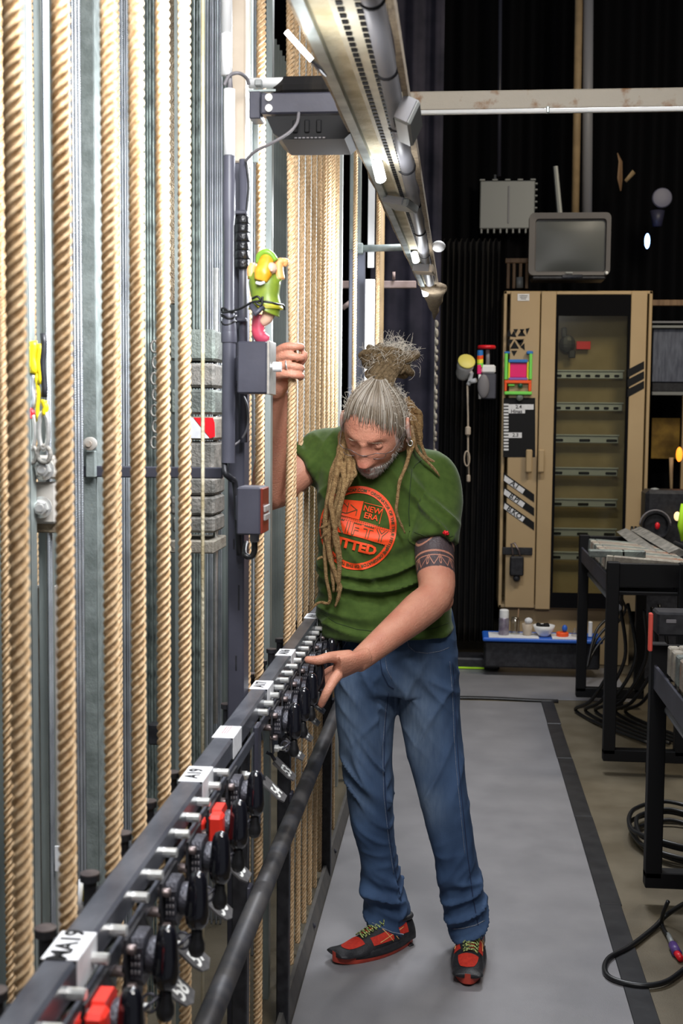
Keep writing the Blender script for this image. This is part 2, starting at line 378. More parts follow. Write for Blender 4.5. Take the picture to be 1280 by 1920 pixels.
cables((221, 226, 231, 236, 240), 2.75, 'steel cable in the bundle between third and fourth nearest ropes', 'cable bundle between third and fourth ropes', None, 1.1)
cables((272, 277, 282, 288), 2.95, 'steel cable in the bundle between fourth and fifth nearest ropes', 'cable bundle between fourth and fifth ropes', M['cable_dark'], 1.1)
cables((362, 368, 373), 3.25, 'dark steel wire cable just right of the sixth nearest hemp rope', 'dark cables right of the sixth rope', M['cable_dark'], 1.2)
cables((388, 393, 397, 402, 406, 410, 414), 3.5, 'greenish steel wire cable in the bundle left of the grey post', 'cable bundle left of the grey post', None, 1.15)
cables((476, 492, 503), 3.3, 'steel wire cable between the ropes right of the grey post', 'cables right of the grey post', None, 1.3)
mb = MB(); p = W(380, 700, 2.2); mb.tube([(p.x, p.y, .3), (p.x, p.y, 3.1)], .0034, 10)
tag(mb.build('thin_cord', M['webbing'], smooth=True), 'thin tan cord hanging in front of the counterweight stack', 'cord')
# ---- guide rails on the wall behind
gp = None
def trail(mb, x, y, h0=0.0, h1=3.4):
    mb.box((x, y, (h0 + h1) / 2), (.008, .05, h1 - h0)); mb.box((x + .02, y, (h0 + h1) / 2), (.032, .007, h1 - h0)); return mb
proto = trail(MB(), 0, 0).build('guide_rail', M['galv']); first = True
yy = 1.25
while yy < 8.2:
    o = proto if first else proto.copy()
    if not first: COL.objects.link(o)
    first = False; o.location = (-.98, yy, 0)
    tag(o, 'galvanised steel guide rail standing upright on the wall behind the ropes', 'guide rail', 'guide rails behind the ropes'); yy += .098
# wide grey steel column and pale channels at left
def channel(name, pxa, pxb, Y, m, label, dep=.05, z0=0, z1=3.2, cat='steel post'):
    a = W(pxa, 700, Y); b = W(pxb, 700, Y); x0, x1 = a.x, b.x
    mb = MB(); zc = (z0 + z1) / 2; h = z1 - z0
    mb.box(((x0 + x1) / 2, Y, zc), (x1 - x0, .005, h)); mb.box((x0 + .003, Y + dep / 2, zc), (.006, dep, h)); mb.box((x1 - .003, Y + dep / 2, zc), (.006, dep, h))
    return tag(mb.build(name, m), label, cat)
channel('steel_post', 157, 179, 2.42, M['steel_col'], 'grey green steel channel post between the second and third nearest hemp ropes', .06)
channel('steel_post', 46, 54, 1.92, M['galv'], 'narrow galvanised channel at the far left beside the nearest hemp rope', .03)
channel('steel_post', 70, 84, 2.02, M['galv'], 'galvanised channel behind the yellow taped cable ends', .04, z0=.2)
channel('steel_post', 52, 92, 2.06, M['rust_white'], 'wide dirty white steel plate post below the bolted cable head', .05, z0=0, z1=1.20)
channel('steel_post', 318, 328, 2.75, M['brownedge'], 'narrow brown post between the fifth and sixth nearest hemp ropes', .03, z0=1.75)
channel('steel_post', 328, 335, 2.7, M['galv'], 'thin bright rail left of the sixth nearest hemp rope', .02)
channel('steel_post', 497, 508, 3.05, M['galv'], 'bright galvanised rail right of the grey post above the figurine', .03)
galv_lit = mat('lit_galvanised_rail', (.62, .64, .62), .5, .2)  # paler than the other galvanised steel: lamplight put into the rail colour
for q_, (px_, Y_) in enumerate(((536, 3.9), (549, 4.0), (562, 4.1), (575, 4.2), (589, 4.35), (603, 4.5), (617, 4.7), (630, 4.9))):
    channel('steel_rail', px_, px_ + 9, Y_, galv_lit, 'galvanised rail coloured as lit, %s of eight showing between the ropes right of the post' % ['first', 'second', 'third', 'fourth', 'fifth', 'sixth', 'seventh', 'eighth'][q_], .03, cat='guide rail')
# ---- counterweight arbor with stacked weights
ar = thing('counterweight_arbor', 'steel arbor rods holding the stack of grey counterweights left of the post', 'arbor', (-.69, 2.9, 1.1))
for px in (350, 404):
    p = W(px, 800, 2.93); MB().cyl((p.x, 2.93, .75), (p.x, 2.93, 1.85), .006, n=10).build('arbor_rod', M['zinc'], ar, True)
a = W(318, 1010, 2.85); b = W(402, 1010, 2.85)
MB().box(((a.x + b.x) / 2, 2.92, a.z - .018), (b.x - a.x, .16, .03), bev=.003).build('arbor_base', M['brick_pale'], ar)
rows = [(1000, 968, 322, 402, 'brick'), (967, 930, 318, 402, 'brick'), (929, 895, 326, 402, 'brick'), (893, 828, 322, 400, 'brick'), (826, 780, 328, 404, 'brick_pale'),
        (778, 729, 318, 402, 'brick_grey'), (727, 680, 326, 402, 'brick'), (677, 616, 316, 402, 'brick_grey')]
wn = ['bottom', 'second', 'third', 'fourth', 'red and white taped', 'sixth', 'seventh', 'topmost']
for k, (yb, yt, xl, xr, mm) in enumerate(rows):
    a = W(xl, yb, 2.85); b = W(xr, yt, 2.85); h = b.z - a.z - .003
    o = MB().box(((a.x + b.x) / 2, 2.915, (a.z + b.z) / 2), (b.x - a.x, .13, h), bev=.006).build('counterweight', M[mm])
    tag(o, '%s grey iron counterweight in the stack left of the grey post' % (wn[k] if k in (0, 4, 7) else wn[k] + ' from the bottom,'), 'counterweight', 'counterweights on the arbor')
    if k == 4:
        z0 = a.z + .006; z1 = b.z - .004; y_ = 2.847; xm = b.x
        q = MB(); q.prism([(xm - .052, y_, z1), (xm - .006, y_, z1), (xm - .002, y_, z1 - .012), (xm - .001, y_, z0 + .004), (xm - .012, y_, z0)], (0, .002, 0)).build('red_stripe', M['redtape'], o)
        q = MB(); q.prism([(xm - .088, y_, z1), (xm - .054, y_, z1), (xm - .014, y_, z0), (xm - .088, y_, z0)], (0, .002, 0)).build('white_stripe', M['paper'], o)
# small shackles beside it
t = thing('shackle_chain', 'small grey shackles and turnbuckle hanging left of the counterweight stack', 'shackle', W(290, 800, 2.8))
for k in range(7):
    p = W(289 + (k % 2) * 2, 650 + k * 30, 2.8)
    MB().tube([p + Vector((.008 * math.cos(a_), .004 * (k % 2), .013 * math.sin(a_))) for a_ in np.linspace(0, 2 * math.pi, 12, endpoint=False)], .003, 6, closed=True).build('chain_link', M['brick'], t, True)
# ---- bolted cable head at far left
hd = thing('cable_clamp', 'bolted white steel cable head with two big hex bolts at far left', 'cable clamp', W(78, 940, 1.95))
for (x0, y0, x1, y1, dy) in ((50, 855, 106, 898, 0), (58, 905, 104, 982, .01)):
    a = W(x0, y1, 1.95 + dy); b = W(x1, y0, 1.95 + dy)
    MB().box(((a.x + b.x) / 2, 1.97 + dy, (a.z + b.z) / 2), (b.x - a.x, .04, b.z - a.z), bev=.004).build('clamp_plate', M['rust_white'], hd)
a = W(50, 998, 1.98); b = W(104, 980, 1.98)
MB().box(((a.x + b.x) / 2, 2.0, (a.z + b.z) / 2), (b.x - a.x, .05, b.z - a.z), bev=.002).build('clamp_ledge', M['brownedge'], hd)
for p in (W(82, 880, 1.95), W(78, 951, 1.955)):
    MB().lathe(p, (0, -1, 0), [(.018, 0), (.018, .003), (.013, .0035)], 18).hexb(p + Vector((0, -.003, 0)), (.15, -1, 0), .0125, .011, .007, .006).build('hex_bolt', M['zinc'], hd, False)
tp = thing('cable_ends', 'taped steel cable ends in thimbles, yellow blue and black, at far left', 'cable ends', W(70, 750, 1.95))
for (px, y0, y1, m_, r_) in ((49, 620, 665, 'blue', .003), (56, 650, 690, 'yellow', .006), (63, 640, 700, 'yellow', .007), (75, 645, 720, 'yellow', .005), (72, 700, 790, 'yellow', .0035),
                             (82, 625, 745, 'black', .005), (62, 700, 765, 'cable', .004), (85, 750, 778, 'yellow', .005), (60, 765, 785, 'redtape', .0045), (48, 740, 770, 'blue', .003)):
    a = W(px, y1, 1.93); b = W(px - 1.5, y0, 1.93)
    MB().tube([lerp(a, b, s_) + Vector((.0015 * math.sin(9 * s_ + px), 0, 0)) for s_ in np.linspace(0, 1, 8)], r_, 8).build('tape_wrap', M[m_], tp, True)
for px in (57, 82):
    a = W(px, 845, 1.93)
    MB().tube([a + Vector((.008 * math.cos(s_), 0, .032 + .030 * math.sin(s_))) for s_ in np.linspace(0, 2 * math.pi, 16, endpoint=False)], .004, 8, closed=True).build('thimble', M['zinc'], tp, True)
    MB().tube([a + Vector((.011 * math.cos(s_), 0, -.006 + .014 * math.sin(s_))) for s_ in np.linspace(0, 2 * math.pi, 12, endpoint=False)], .004, 8, closed=True).build('shackle', M['brick'], tp, True)
# pulley with bracket on the grey channel
pl = thing('guide_roller', 'small pale roller on a bracket at the grey green channel post', 'roller', W(171, 832, 2.38))
MB().lathe(W(171, 832, 2.39), (0, -1, 0), [(.0125, 0), (.0135, .003), (.0135, .012), (.011, .014), (.006, .014), (.006, .019), (.001, .019)], 24).build('roller_disc', M['rust_white'], pl, 'auto')
a = W(162, 895, 2.4); b = W(180, 845, 2.4)
MB().box(((a.x + b.x) / 2, 2.4, (a.z + b.z) / 2), (b.x - a.x, .012, b.z - a.z), bev=.002).build('roller_bracket', M['steel_col'], pl)
# horizontal grey bar from the post to the left
a = W(100, 898, 2.42); b = W(418, 887, 2.42)
pB = thing('cross_bar', 'dark grey horizontal bar running left from the post behind the ropes', 'steel bar', a)
MB().box(((a.x + b.x) / 2, 2.42, b.z), (b.x - a.x, .016, .022), bev=.002).build('bar', M['slate'], pB)
mb = MB(); p = W(292, 1375, 2.85); mb.box(p, (.03, .03, .05), bev=.003)
tag(mb.build('stop_block', M['black']), 'small black stop block behind the fifth nearest hemp rope, above the rail', 'block')
# yellow and white tag near the rail at left
p = W(152, 1680, 2.0)
t = thing('taped_note', 'crumpled white and yellow taped note hanging behind the rail at lower left', 'tape note', p)
mb = MB(); mb.tube([p + Vector((0, 0, -.03)), p + Vector((.002, 0, 0)), p + Vector((0, 0, .03))], [(.010, .003), (.009, .002), (.005, .002)], 8).build('white_tape', M['paper'], t, True)
mb = MB(); q = p + Vector((.009, -.004, .008)); mb.tube([q + Vector((0, 0, -.014)), q + Vector((.001, 0, .02))], [(.006, .002), (.003, .002)], 8).build('yellow_tape', M['yellow'], t, True)
p = W(109, 1610, 2.0)
tag(MB().box(p, (.012, .003, .045), bev=.001).build('paper_tag', M['paper']), 'small blank white tag behind the second nearest hemp rope above the rail', 'tag')
# ================================================================ GREY POST with boxes
PX0, PX1, PCY = -.445, -.4125, 2.40
def zq(py, Y=2.31): return W(430, py, Y).z
zsp = zq(292)
post = thing('steel_post', 'dark slate grey steel post carrying the two switch boxes', 'steel post', ((PX0 + PX1) / 2, PCY, 0))
MB().box(((PX0 + PX1) / 2, PCY, zsp / 2), (PX1 - PX0, .06, zsp), bev=.003).build('painted_column', M['slate'], post)
MB().box(((PX0 + PX1) / 2, PCY, (zsp + 3.3) / 2), (PX1 - PX0, .06, 3.3 - zsp), bev=.003).build('column_top', M['cream'], post)['label'] = 'cream upper part of the post'
mb = MB()
for q, (a_, b_) in enumerate(((1.12, 1.17), (1.0, 1.03), (1.24, 1.26))): mb.box((PX1 - .010 - .005 * q, PCY - .0303, (a_ + b_) / 2), (.003, .001, b_ - a_), bev=.0003)
mb.build('paint_scratch', M['black'], post)
CYY = 2.315
CX = W(429, 600, CYY).x
z870, z640, z625, z290 = zq(868), zq(640), zq(622), zq(292)
cdt = thing('conduit', 'dark grey plastic conduit pipe strapped along the left face of the post', 'conduit', (CX, CYY, z870))
MB().tube([(CX - .001, CYY, z870), (CX, CYY, z640)], .0128, 20).build('lower_pipe', M['slate_pipe'], cdt, 'auto')
h_ = z290 - z625
MB().lathe((CX, CYY, z625), (0, 0, 1), [(.0145, 0), (.0145, .012), (.0105, .036), (.0098, .05), (.0098, .60 * h_), (.0110, .62 * h_), (.0122, .66 * h_), (.0122, .86 * h_), (.0112, .88 * h_), (.0112, h_)], 22).build('upper_pipe', M['slate_pipe'], cdt, 'auto')
MB().lathe((CX, CYY, z640 - .002), (0, 0, 1), [(.0145, 0), (.0148, .002), (.0148, .018), (.0145, .02)], 22).build('pipe_socket', M['slate_pipe'], cdt, 'auto')
MB().tube([(CX + .022, 2.345, zq(830)), (CX + .022, 2.345, z290)], .0085, 16).build('second_pipe', M['slate_pipe'], cdt, True)
for py in (598, 395, 720): MB().box((CX + .010, 2.335, zq(py)), (.042, .018, .008), bev=.002).build('pipe_strap', M['slate'], cdt)
tpz = MB()
for q in range(6): tpz.lathe((CX + .021, 2.342, zq(500) + q * .0165), (0, 0, 1), [(.0134, 0), (.0140 + .0006 * (q % 2), .004), (.0139, .012), (.0134, .0165)], 18)
tpz.build('tape_wrap', mat('black_pvc_tape', (.012, .012, .014), .3, bump=.3, bscale=120), cdt, True)
MB().tube(smoothpts([(CX - .008, CYY, z870), (CX - .004, CYY - .01, z870 - .02), (CX + .004, CYY, z870 - .03), (CX + .010, 2.335, z870 - .05), (CX + .014, 2.355, z870 - .18)]), .006, 10).build('pipe_elbow', M['black'], cdt, True)
wt = thing('conduit', 'bright white plastic conduit pipe above the grey one on the post', 'conduit', (CX, CYY, z290))
for (y0_, y1_, dx) in ((290, 166, -.001), (140, 62, -.006), (60, -300, -.006)):
    MB().tube([(CX + .001 + dx, CYY, zq(y0_)), (CX + .001 + dx, CYY, zq(y1_))], .0105, 20).build('white_pipe', M['white'], wt, True)
MB().tube([(CX + .002, CYY, zq(168)), (CX, CYY, zq(138))], .005, 10).build('grey_wire', M['greycable'], wt, True)
p = W(466, 230, 2.42)
tag(MB().box((p.x, 2.44, 2.15), (.008, .02, .75), bev=.001).build('steel_strut', M['galv']), 'thin galvanised strut along the right side of the cream post top', 'strut')
p = W(474, 240, 2.45)
tag(MB().box((p.x, 2.45, (zq(305, 2.45) + zq(212, 2.45)) / 2), (.022, .005, zq(212, 2.45) - zq(305, 2.45)), bev=.001).build('metal_plate', M['galv']), 'flat pale metal plate under the speaker bracket beside the post', 'plate')
# switch boxes
BD_ = .075
def swbox(px0, px1, y0, y1, label, Y=2.24):
    a = W(px0, y1, Y); b = W(px1, y0, Y); c = Vector(((a.x + b.x) / 2, Y + BD_ / 2, (a.z + b.z) / 2))
    t = thing('switch_box', label, 'switch box', c)
    MB().box(c, (b.x - a.x, BD_, b.z - a.z), bev=.003).build('box_body', M['slate'], t)
    MB().box((a.x - .004, (Y + BD_ + 2.37) / 2, c.z), (.022, 2.37 - Y - BD_ + .01, .05), bev=.003).build('bracket', M['slate'], t)
    return t, a, b
t, a, b = swbox(444, 500, 640, 738, 'upper grey switch box with a silver edge and white knob, under the figurine')
boxtop = b.z; boxc = ((a.x + b.x) / 2, 2.24 + BD_ / 2)
MB().box((b.x + .003, 2.24 + BD_ / 2, (a.z + b.z) / 2), (.006, BD_ + .002, b.z - a.z + .003), bev=.0015).build('silver_edge', M['zinc'], t)
p = Vector((b.x + .006, 2.255, W(510, 688, 2.25).z))
MB().lathe(p, (1, 0, 0), [(.004, 0), (.004, .003)], 16).build('knob_stem', M['zinc'], t, 'auto')
MB().lathe(p + Vector((.003, 0, 0)), (1, 0, 0), [(.0080, 0), (.0090, .0008), (.0090, .0150), (.0082, .016)], 18).build('white_knob', M['white'], t, 'auto')
t, a, b = swbox(443, 488, 914, 1003, 'lower grey switch box with dark red side and silver keys, beside the elbow')
MB().box((b.x + .002, 2.24 + BD_ / 2, (a.z + b.z) / 2), (.005, BD_ - .002, b.z - a.z - .004), bev=.0015).build('red_side', mat('dark_red_plate', (.16, .025, .015), .35), t)
for k in range(4):
    for j in range(2): MB().box((b.x + .007, 2.250 + .015 * k, (a.z + b.z) / 2 - .012 + .016 * j), (.005, .008, .012), bev=.0015).build('key', M['zinc'], t)
MB().lathe((a.x + .028, 2.275, a.z), (0, 0, -1), [(.009, 0), (.009, .014), (.007, .016)], 14).build('cable_gland', M['pipegrey'], t, 'auto')
mb = MB(); q = Vector((a.x + .028, 2.275, a.z - .014)); mb.tube(smoothpts([q, q + Vector((0, 0, -.020)), q + Vector((-.007, 0, -.030)), q + Vector((-.018, 0, -.026)), q + Vector((-.024, .05, -.01))]), .0056, 10).build('outlet_cable', M['blackcable'], t, True)
# wires on the post
def wire(pts, r, m, lab): return tag(MB().tube(smoothpts([W(*p_) for p_ in pts], 6), r, 8).build('cable', M[m], smooth=True), lab, 'cable')
wire([(460, 302, 2.33), (478, 284, 2.31), (510, 268, 2.29), (540, 250, 2.29), (556, 232, 2.30), (560, 212, 2.33)], .0030, 'greycable', 'grey cable curving from under the speaker down to the post top')
wire([(460, 300, 2.34), (466, 345, 2.34), (462, 395, 2.34), (455, 450, 2.345)], .0026, 'blackcable', 'thin black cable looping down the right side of the post above the tape')
wire([(452, 735, 2.345), (463, 760, 2.33), (464, 800, 2.33), (450, 826, 2.34), (428, 840, 2.33)], .0023, 'greycable', 'thin grey cable curving under the upper switch box back to the post')
wire([(420, 160, 2.31), (430, 142, 2.31), (447, 137, 2.31), (462, 146, 2.33), (466, 158, 2.34)], .0034, 'greycable', 'short grey cable arching from the white conduit to the beam')
# ---- garden figurine tied above the upper switch box
gz = boxtop; FY = 2.275
gk = thing('figurine', 'small garden gnome figurine in yellow, green and pink, tied to the grey post', 'figurine', (boxc[0], FY, gz))
gy_ = mat('figurine_yellow', (.70, .30, .01), .35, col2=(.78, .42, .03), scale=60); gg = mat('figurine_green', (.24, .32, .03), .35, col2=(.17, .25, .03), scale=50)
gor = mat('figurine_orange', (.88, .45, .16), .4); gsk = mat('figurine_skin', (.80, .50, .36), .4); gpk = mat('figurine_pink', (.62, .07, .12), .4, col2=(.45, .05, .10), scale=60); gdg = mat('figurine_leaf_green', (.22, .42, .04), .35)
def g_(px, py, dy=0): return W(px, py, FY + dy)
def gt(nm, m, pts, rad, n=16, k=4, par=None):
    P = smoothpts([g_(*p_) for p_ in pts], k); r_ = []
    idx = np.linspace(0, len(rad) - 1, len(P))
    for i_ in idx: j = min(int(i_), len(rad) - 2); u_ = i_ - j; A, B = rad[j], rad[j + 1]; r_.append((lerp(A[0], B[0], u_), lerp(A[1], B[1], u_)) if hasattr(A, '__len__') else lerp(A, B, u_))
    return MB().tube(P, r_, n, flat=Vector((1, 0, 0))).build(nm, m, par or gk, True)
gt('tunic', gg, [(497, 512), (496, 530), (497, 556), (500, 575)], [(.024, .018), (.030, .021), (.026, .020), (.027, .021)])
gt('skirt', gg, [(499, 562), (498, 572), (494, 583)], [(.022, .017), (.028, .022), (.032, .025)])
gt('skirt_hem', mat('figurine_hem', (.60, .55, .03), .4), [(498, 572), (498, 580)], [(.030, .024), (.033, .026)])
gt('left_boot', gpk, [(487, 590), (484, 606), (484, 622), (490, 632), (504, 636)], [(.011, .010), (.012, .011), (.012, .011), (.013, .010), (.006, .005)])
gt('leg', gsk, [(506, 580), (500, 596), (489, 604)], [.0125, .0115, .010])
gt('beard', gy_, [(501, 476, -.004), (498, 495, -.012), (493, 512, -.018), (489, 527, -.020)], [(.009, .008), (.015, .011), (.017, .013), (.012, .009)], 18)
gt('beard_tip', M['white'], [(480, 530, -.026), (488, 532, -.028), (496, 529, -.027)], [.0028, .0034, .0024], 8)
MB().ball(g_(508, 503, -.016), (.011, .010, .011), 14, 10).build('face', gsk, gk, True)
MB().ball(g_(509, 507, -.027), (.0035, .0035, .003), 8, 6).build('nose', gsk, gk, True)
gt('hat', gdg, [(483, 494, -.006), (486, 480, -.008), (497, 473, -.010), (508, 477, -.010), (517, 489, -.008)], [.004, .006, .0065, .006, .005])
gt('arm', gor, [(473, 522), (471, 506), (476, 496)], [.009, .0085, .007]); gt('arm', gor, [(524, 524), (522, 506), (524, 493), (532, 490)], [.010, .0095, .009, .006])
gt('sleeve_cuff', gg, [(470, 524), (477, 518)], [.0095, .0095], 12); gt('sleeve_cuff', gg, [(514, 520), (526, 526)], [.0105, .0095], 12)
gt('hand', gsk, [(475, 500), (476, 493)], [.007, .005], 10); gt('hand', gor, [(527, 491), (536, 490), (533, 499)], [.006, .006, .004], 10)
tw = thing('binding_wire', 'black wire and tape binding the figurine to the post', 'wire', (boxc[0], FY, gz + .06))
MB().tube(smoothpts([W(416, 586, 2.30), W(432, 584, 2.28), W(452, 578, FY - .02), (g_(475, 566, -.03)), g_(500, 566, -.036), g_(518, 570, -.03), g_(530, 572, -.01), g_(533, 580, 0)], 5), .0022, 8).build('wire', M['blackcable'], tw, True)
MB().tube(smoothpts([g_(473, 560, -.03), g_(482, 556, -.036), g_(488, 562, -.036), g_(480, 568, -.036), g_(490, 572, -.036), g_(492, 556, -.036)], 5), .0022, 8).build('wire_knot', M['blackcable'], tw, True)
MB().tube([g_(471, 572, -.026), g_(482, 586, -.030), g_(494, 574, -.030)], [(.006, .006), (.013, .006), (.006, .005)], 10).build('grey_tape', M['slate'], tw, True)
for q in range(3): MB().tube([(CX + .014 * math.cos(a_), CYY + .014 * math.sin(a_), zq(582 + 12 * q) + .004 * math.sin(a_ * 2 + q)) for a_ in np.linspace(0, 2 * math.pi, 16, endpoint=False)], .0018, 6, closed=True).build('pipe_tie', M['blackcable'], tw, True)
# ================================================================ BEAM, BRACKET, SPEAKER
zb = W(1000, 187, 3.05).z
tag(MB().box((1.345, 3.07, zb), (3.37, .05, .046), bev=.003).build('beam', M['beam']), 'stained cream steel beam crossing the top right of the picture', 'beam')
zc = W(1000, 207, 3.03).z
t = thing('conduit', 'thin white pipe clipped under the stained cream beam', 'conduit', (1, 3.03, zc))
MB().cyl((-.2, 3.035, zc), (3.0, 3.035, zc), .0055, n=12).build('pipe', M['white'], t, True)
for x in (.2, .62): MB().box((x, 3.035, zc + .002), (.008, .014, .016), bev=.002).build('pipe_clip', M['galv'], t)
a = W(466, 214, 2.34); b = W(672, 171, 2.34)
t = thing('speaker_bracket', 'dark slate bracket plate with screws holding the black speaker to the post', 'bracket', (a.x, 2.34, a.z))
MB().box(((a.x + .022 + b.x) / 2, 2.36, (a.z + b.z) / 2), (b.x - a.x - .022, .04, b.z - a.z), bev=.003).build('bracket_plate', M['slate'], t)
MB().box((a.x + .010, 2.375, (a.z + b.z) / 2), (.022, .05, b.z - a.z + .012), bev=.002).build('bracket_end', M['slate'], t)
for (px, py) in ((504, 183), (504, 203), (655, 200)): MB().lathe(W(px, py, 2.34), (0, -1, 0), [(.007, -.002), (.007, .003), (.004, .003), (.004, .005)], 16).build('screw', M['zinc'], t, 'auto')
a = W(466, 155, 2.36); b = W(640, 155, 2.36)
t = thing('lamp_tube', 'white tube lamp lying on top of the speaker bracket', 'tube lamp', a)
MB().cyl((a.x, 2.365, a.z), (b.x, 2.365, a.z), 0.0098, n=18).build('tube_body', M['white'], t, True)
MB().box(((a.x + b.x) / 2, 2.365, a.z - .016), (b.x - a.x, .02, .005), bev=.001).build('tube_channel', M['galv'], t)
for x in (a.x + .02,): MB().box((x, 2.362, a.z - .003), (.014, .03, .012), bev=.002).build('tube_clip', M['heatsink'], t)
a = W(498, 262, 2.32); b = W(660, 216, 2.32); c = (a + b) / 2
t = thing('loudspeaker', 'black box loudspeaker hanging under the bracket beside the post', 'loudspeaker', (c.x, 2.40, c.z))
mb = MB(); wd = b.x - a.x; hh = b.z - a.z
prof = [(-wd / 2, hh / 2), (wd / 2, hh / 2), (wd / 2 - .003, -hh / 2 + .01), (wd / 2 - .014, -hh / 2), (-wd / 2 + .03, -hh / 2), (-wd / 2 + .014, -hh / 2 + .012)]
mb.prism([(c.x + x, 2.32, c.z + z) for x, z in prof], (0, .14, 0)).build('speaker_cabinet', M['blackrack'], t)
for k in range(3): MB().box((c.x - .025 + .022 * k, 2.319, c.z + .002), (.010, .004, .024), bev=.002).build('speaker_slot', M['blackrack'], t)
mb = MB()
for k in range(8): mb.box((c.x - .024 + .0075 * k, 2.3185, c.z - .019), (.0045, .003, .002))
mb.build('speaker_badge', M['greycable'], t)
MB().box((c.x, 2.42, c.z + hh / 2 + .058), (wd * .9, .16, .05), bev=.02).build('speaker_hump', M['drape'], t)
# ================================================================ OVERHEAD LIGHTING BATTEN (runs along the walkway)
ZT = 2.02
bt = thing('lighting_batten', 'long overhead lighting batten with perforated strip and grey pipe along the walkway', 'lighting batten', (-.17, 3.5, ZT))
def strip(name, xs0, xs1, z0, th, m, y0=1.0, y1=6.5, jag=0, n=60, parent=bt):
    """longitudinal strip, xs(y) -> left/right edges"""
    mb = MB(); rings = []
    for i in range(n):
        y = lerp(y0, y1, i / (n - 1)); l = xs0(y) + (jag * (noise.noise((y * 7, 1, 0))) if jag else 0); r = xs1(y)
        rings.append([(l, y, z0), (r, y, z0), (r, y, z0 + th), (l, y, z0 + th)])
    return mb.loft(rings).build(name, m, parent)
_a = WZ(546, 4, ZT); _b = WZ(795, 552, ZT)
def lin(p0, p1): return lambda y: p0.x + (p1.x - p0.x) * (y - p0.y) / (p1.y - p0.y)
fl = lin(_a, _b); pL = lin(WZ(612, 4, ZT), WZ(779, 463, ZT)); pR = lin(WZ(690, 4, ZT), WZ(797, 463, ZT))
PXX = WZ(731, 162, ZT + .018).x
strip('edge_rail', lambda y: fl(y), lambda y: fl(y) + .016, ZT, .05, M['galv'], 1.0, 5.9)
strip('frayed_edge', lambda y: fl(y) - .006, lambda y: fl(y) + .0005, ZT + .004, .03, M['brownedge'], 1.0, 5.95, .006)
strip('cloth_cover', lambda y: fl(y) + .016, lambda y: PXX - .012, ZT + .012, .004, M['webbing'], 1.0, 5.7)
strip('perforated_strip', pL, pR, ZT + .007, .003, mat('perforated_band', (.82, .76, .60), .7, col2=(.66, .60, .45), scale=20), 1.0, 5.4)
mb = MB()
for i in range(170):
    y = 1.05 + i * .0255
    for q in (0, 1):
        x = lerp(pL(y), pR(y), (.25, .72)[q]); mb.box((x, y + .010 * q, ZT + .0062), (.0085, .015, .002))
o = mb.build('strip_holes', M['ink'], bt); o['kind'] = 'stuff'
mb = MB(); mb.tube([(PXX, 1.0, ZT + .018), (PXX, 3.5, ZT + .018), (PXX - .002, 4.95, ZT + .012)], .0168, 20).build('grey_pipe', M['pipegrey'], bt, True)
for y in (1.62, 1.95, 2.3, 2.7, 3.15, 3.6, 4.1, 4.6):
    MB().tube([(PXX + .0180 * math.cos(a_), y, ZT + .018 + .0180 * math.sin(a_)) for a_ in np.linspace(0, 2 * math.pi, 18, endpoint=False)], .0028, 6, closed=True).build('black_clip', M['black'], bt, True)
strip('frayed_trim', lambda y: PXX + .019, lambda y: PXX + .029, ZT + .01, .022, M['brownedge'], 1.0, 5.1, .006)
mb = MB()      # hanging cloth at the far end
rings = []
for i in range(10):
    y = 5.0 + i * .11; wv = lerp(.055, .006, i / 9); cx = lerp(fl(5.0) + .05, fl(6.0) + .02, i / 9); dz = lerp(0.0, -.035, i / 9)
    rings.append([(cx + wv * math.cos(a_) + .004 * math.sin(i * 2), y, ZT + dz + .02 * math.sin(a_)) for a_ in np.linspace(0, 2 * math.pi, 12, endpoint=False)])
mb.loft(rings).build('cloth_end', M['brownedge'], bt, True)
# box ballasts
def orient(yaw, pitch, roll=0): return (Matrix.Rotation(yaw, 3, 'Z') @ Matrix.Rotation(pitch, 3, 'X') @ Matrix.Rotation(roll, 3, 'Y'))
for (px, py, Y, dims, rot, lab) in ((766, 228, 2.1, (.030, .145, .045), orient(0, R(-2), R(25)), 'large white ballast box clamped to the pipe of the batten, nearest of three'),
                                    (752, 383, 3.15, (.066, .065, .020), orient(R(-22), R(-8), R(12)), 'grey ballast box hanging under the batten, middle of three'),
                                    (795, 505, 4.35, (.070, .06, .028), orient(R(-8), R(-5), R(4)), 'small white ballast box near the far end of the batten')):
    p = WZ(px, py, ZT - .014); t = thing('ballast_box', lab, 'ballast box', p, 'ballast boxes on the batten')
    MB().box(p, dims, rot, .004).build('box_case', M['heatsink'] if py == 383 else M['cream'] if py == 505 else M['heatsink'], t)
    MB().box(p + rot @ Vector((-dims[0] * .1, -dims[1] / 2 - .001, 0)), (dims[0] * .8, .004, dims[2] * .9), rot, .001).build('end_cap', M['pipegrey'], t)
    if py == 228:
        for k in range(5): MB().box(p + rot @ Vector((-.0174, -.05 + .012 * k, -.004)), (.001, .004, .03), rot).build('print_line', M['ink'], t)
mb = MB(); mb.ball(WZ(822, 462, ZT + .02), (.022, .03, .018), 14, 8)
tag(mb.build('junction_cap', M['white'], smooth=True), 'small round white cap at the right side of the batten far end', 'cap')
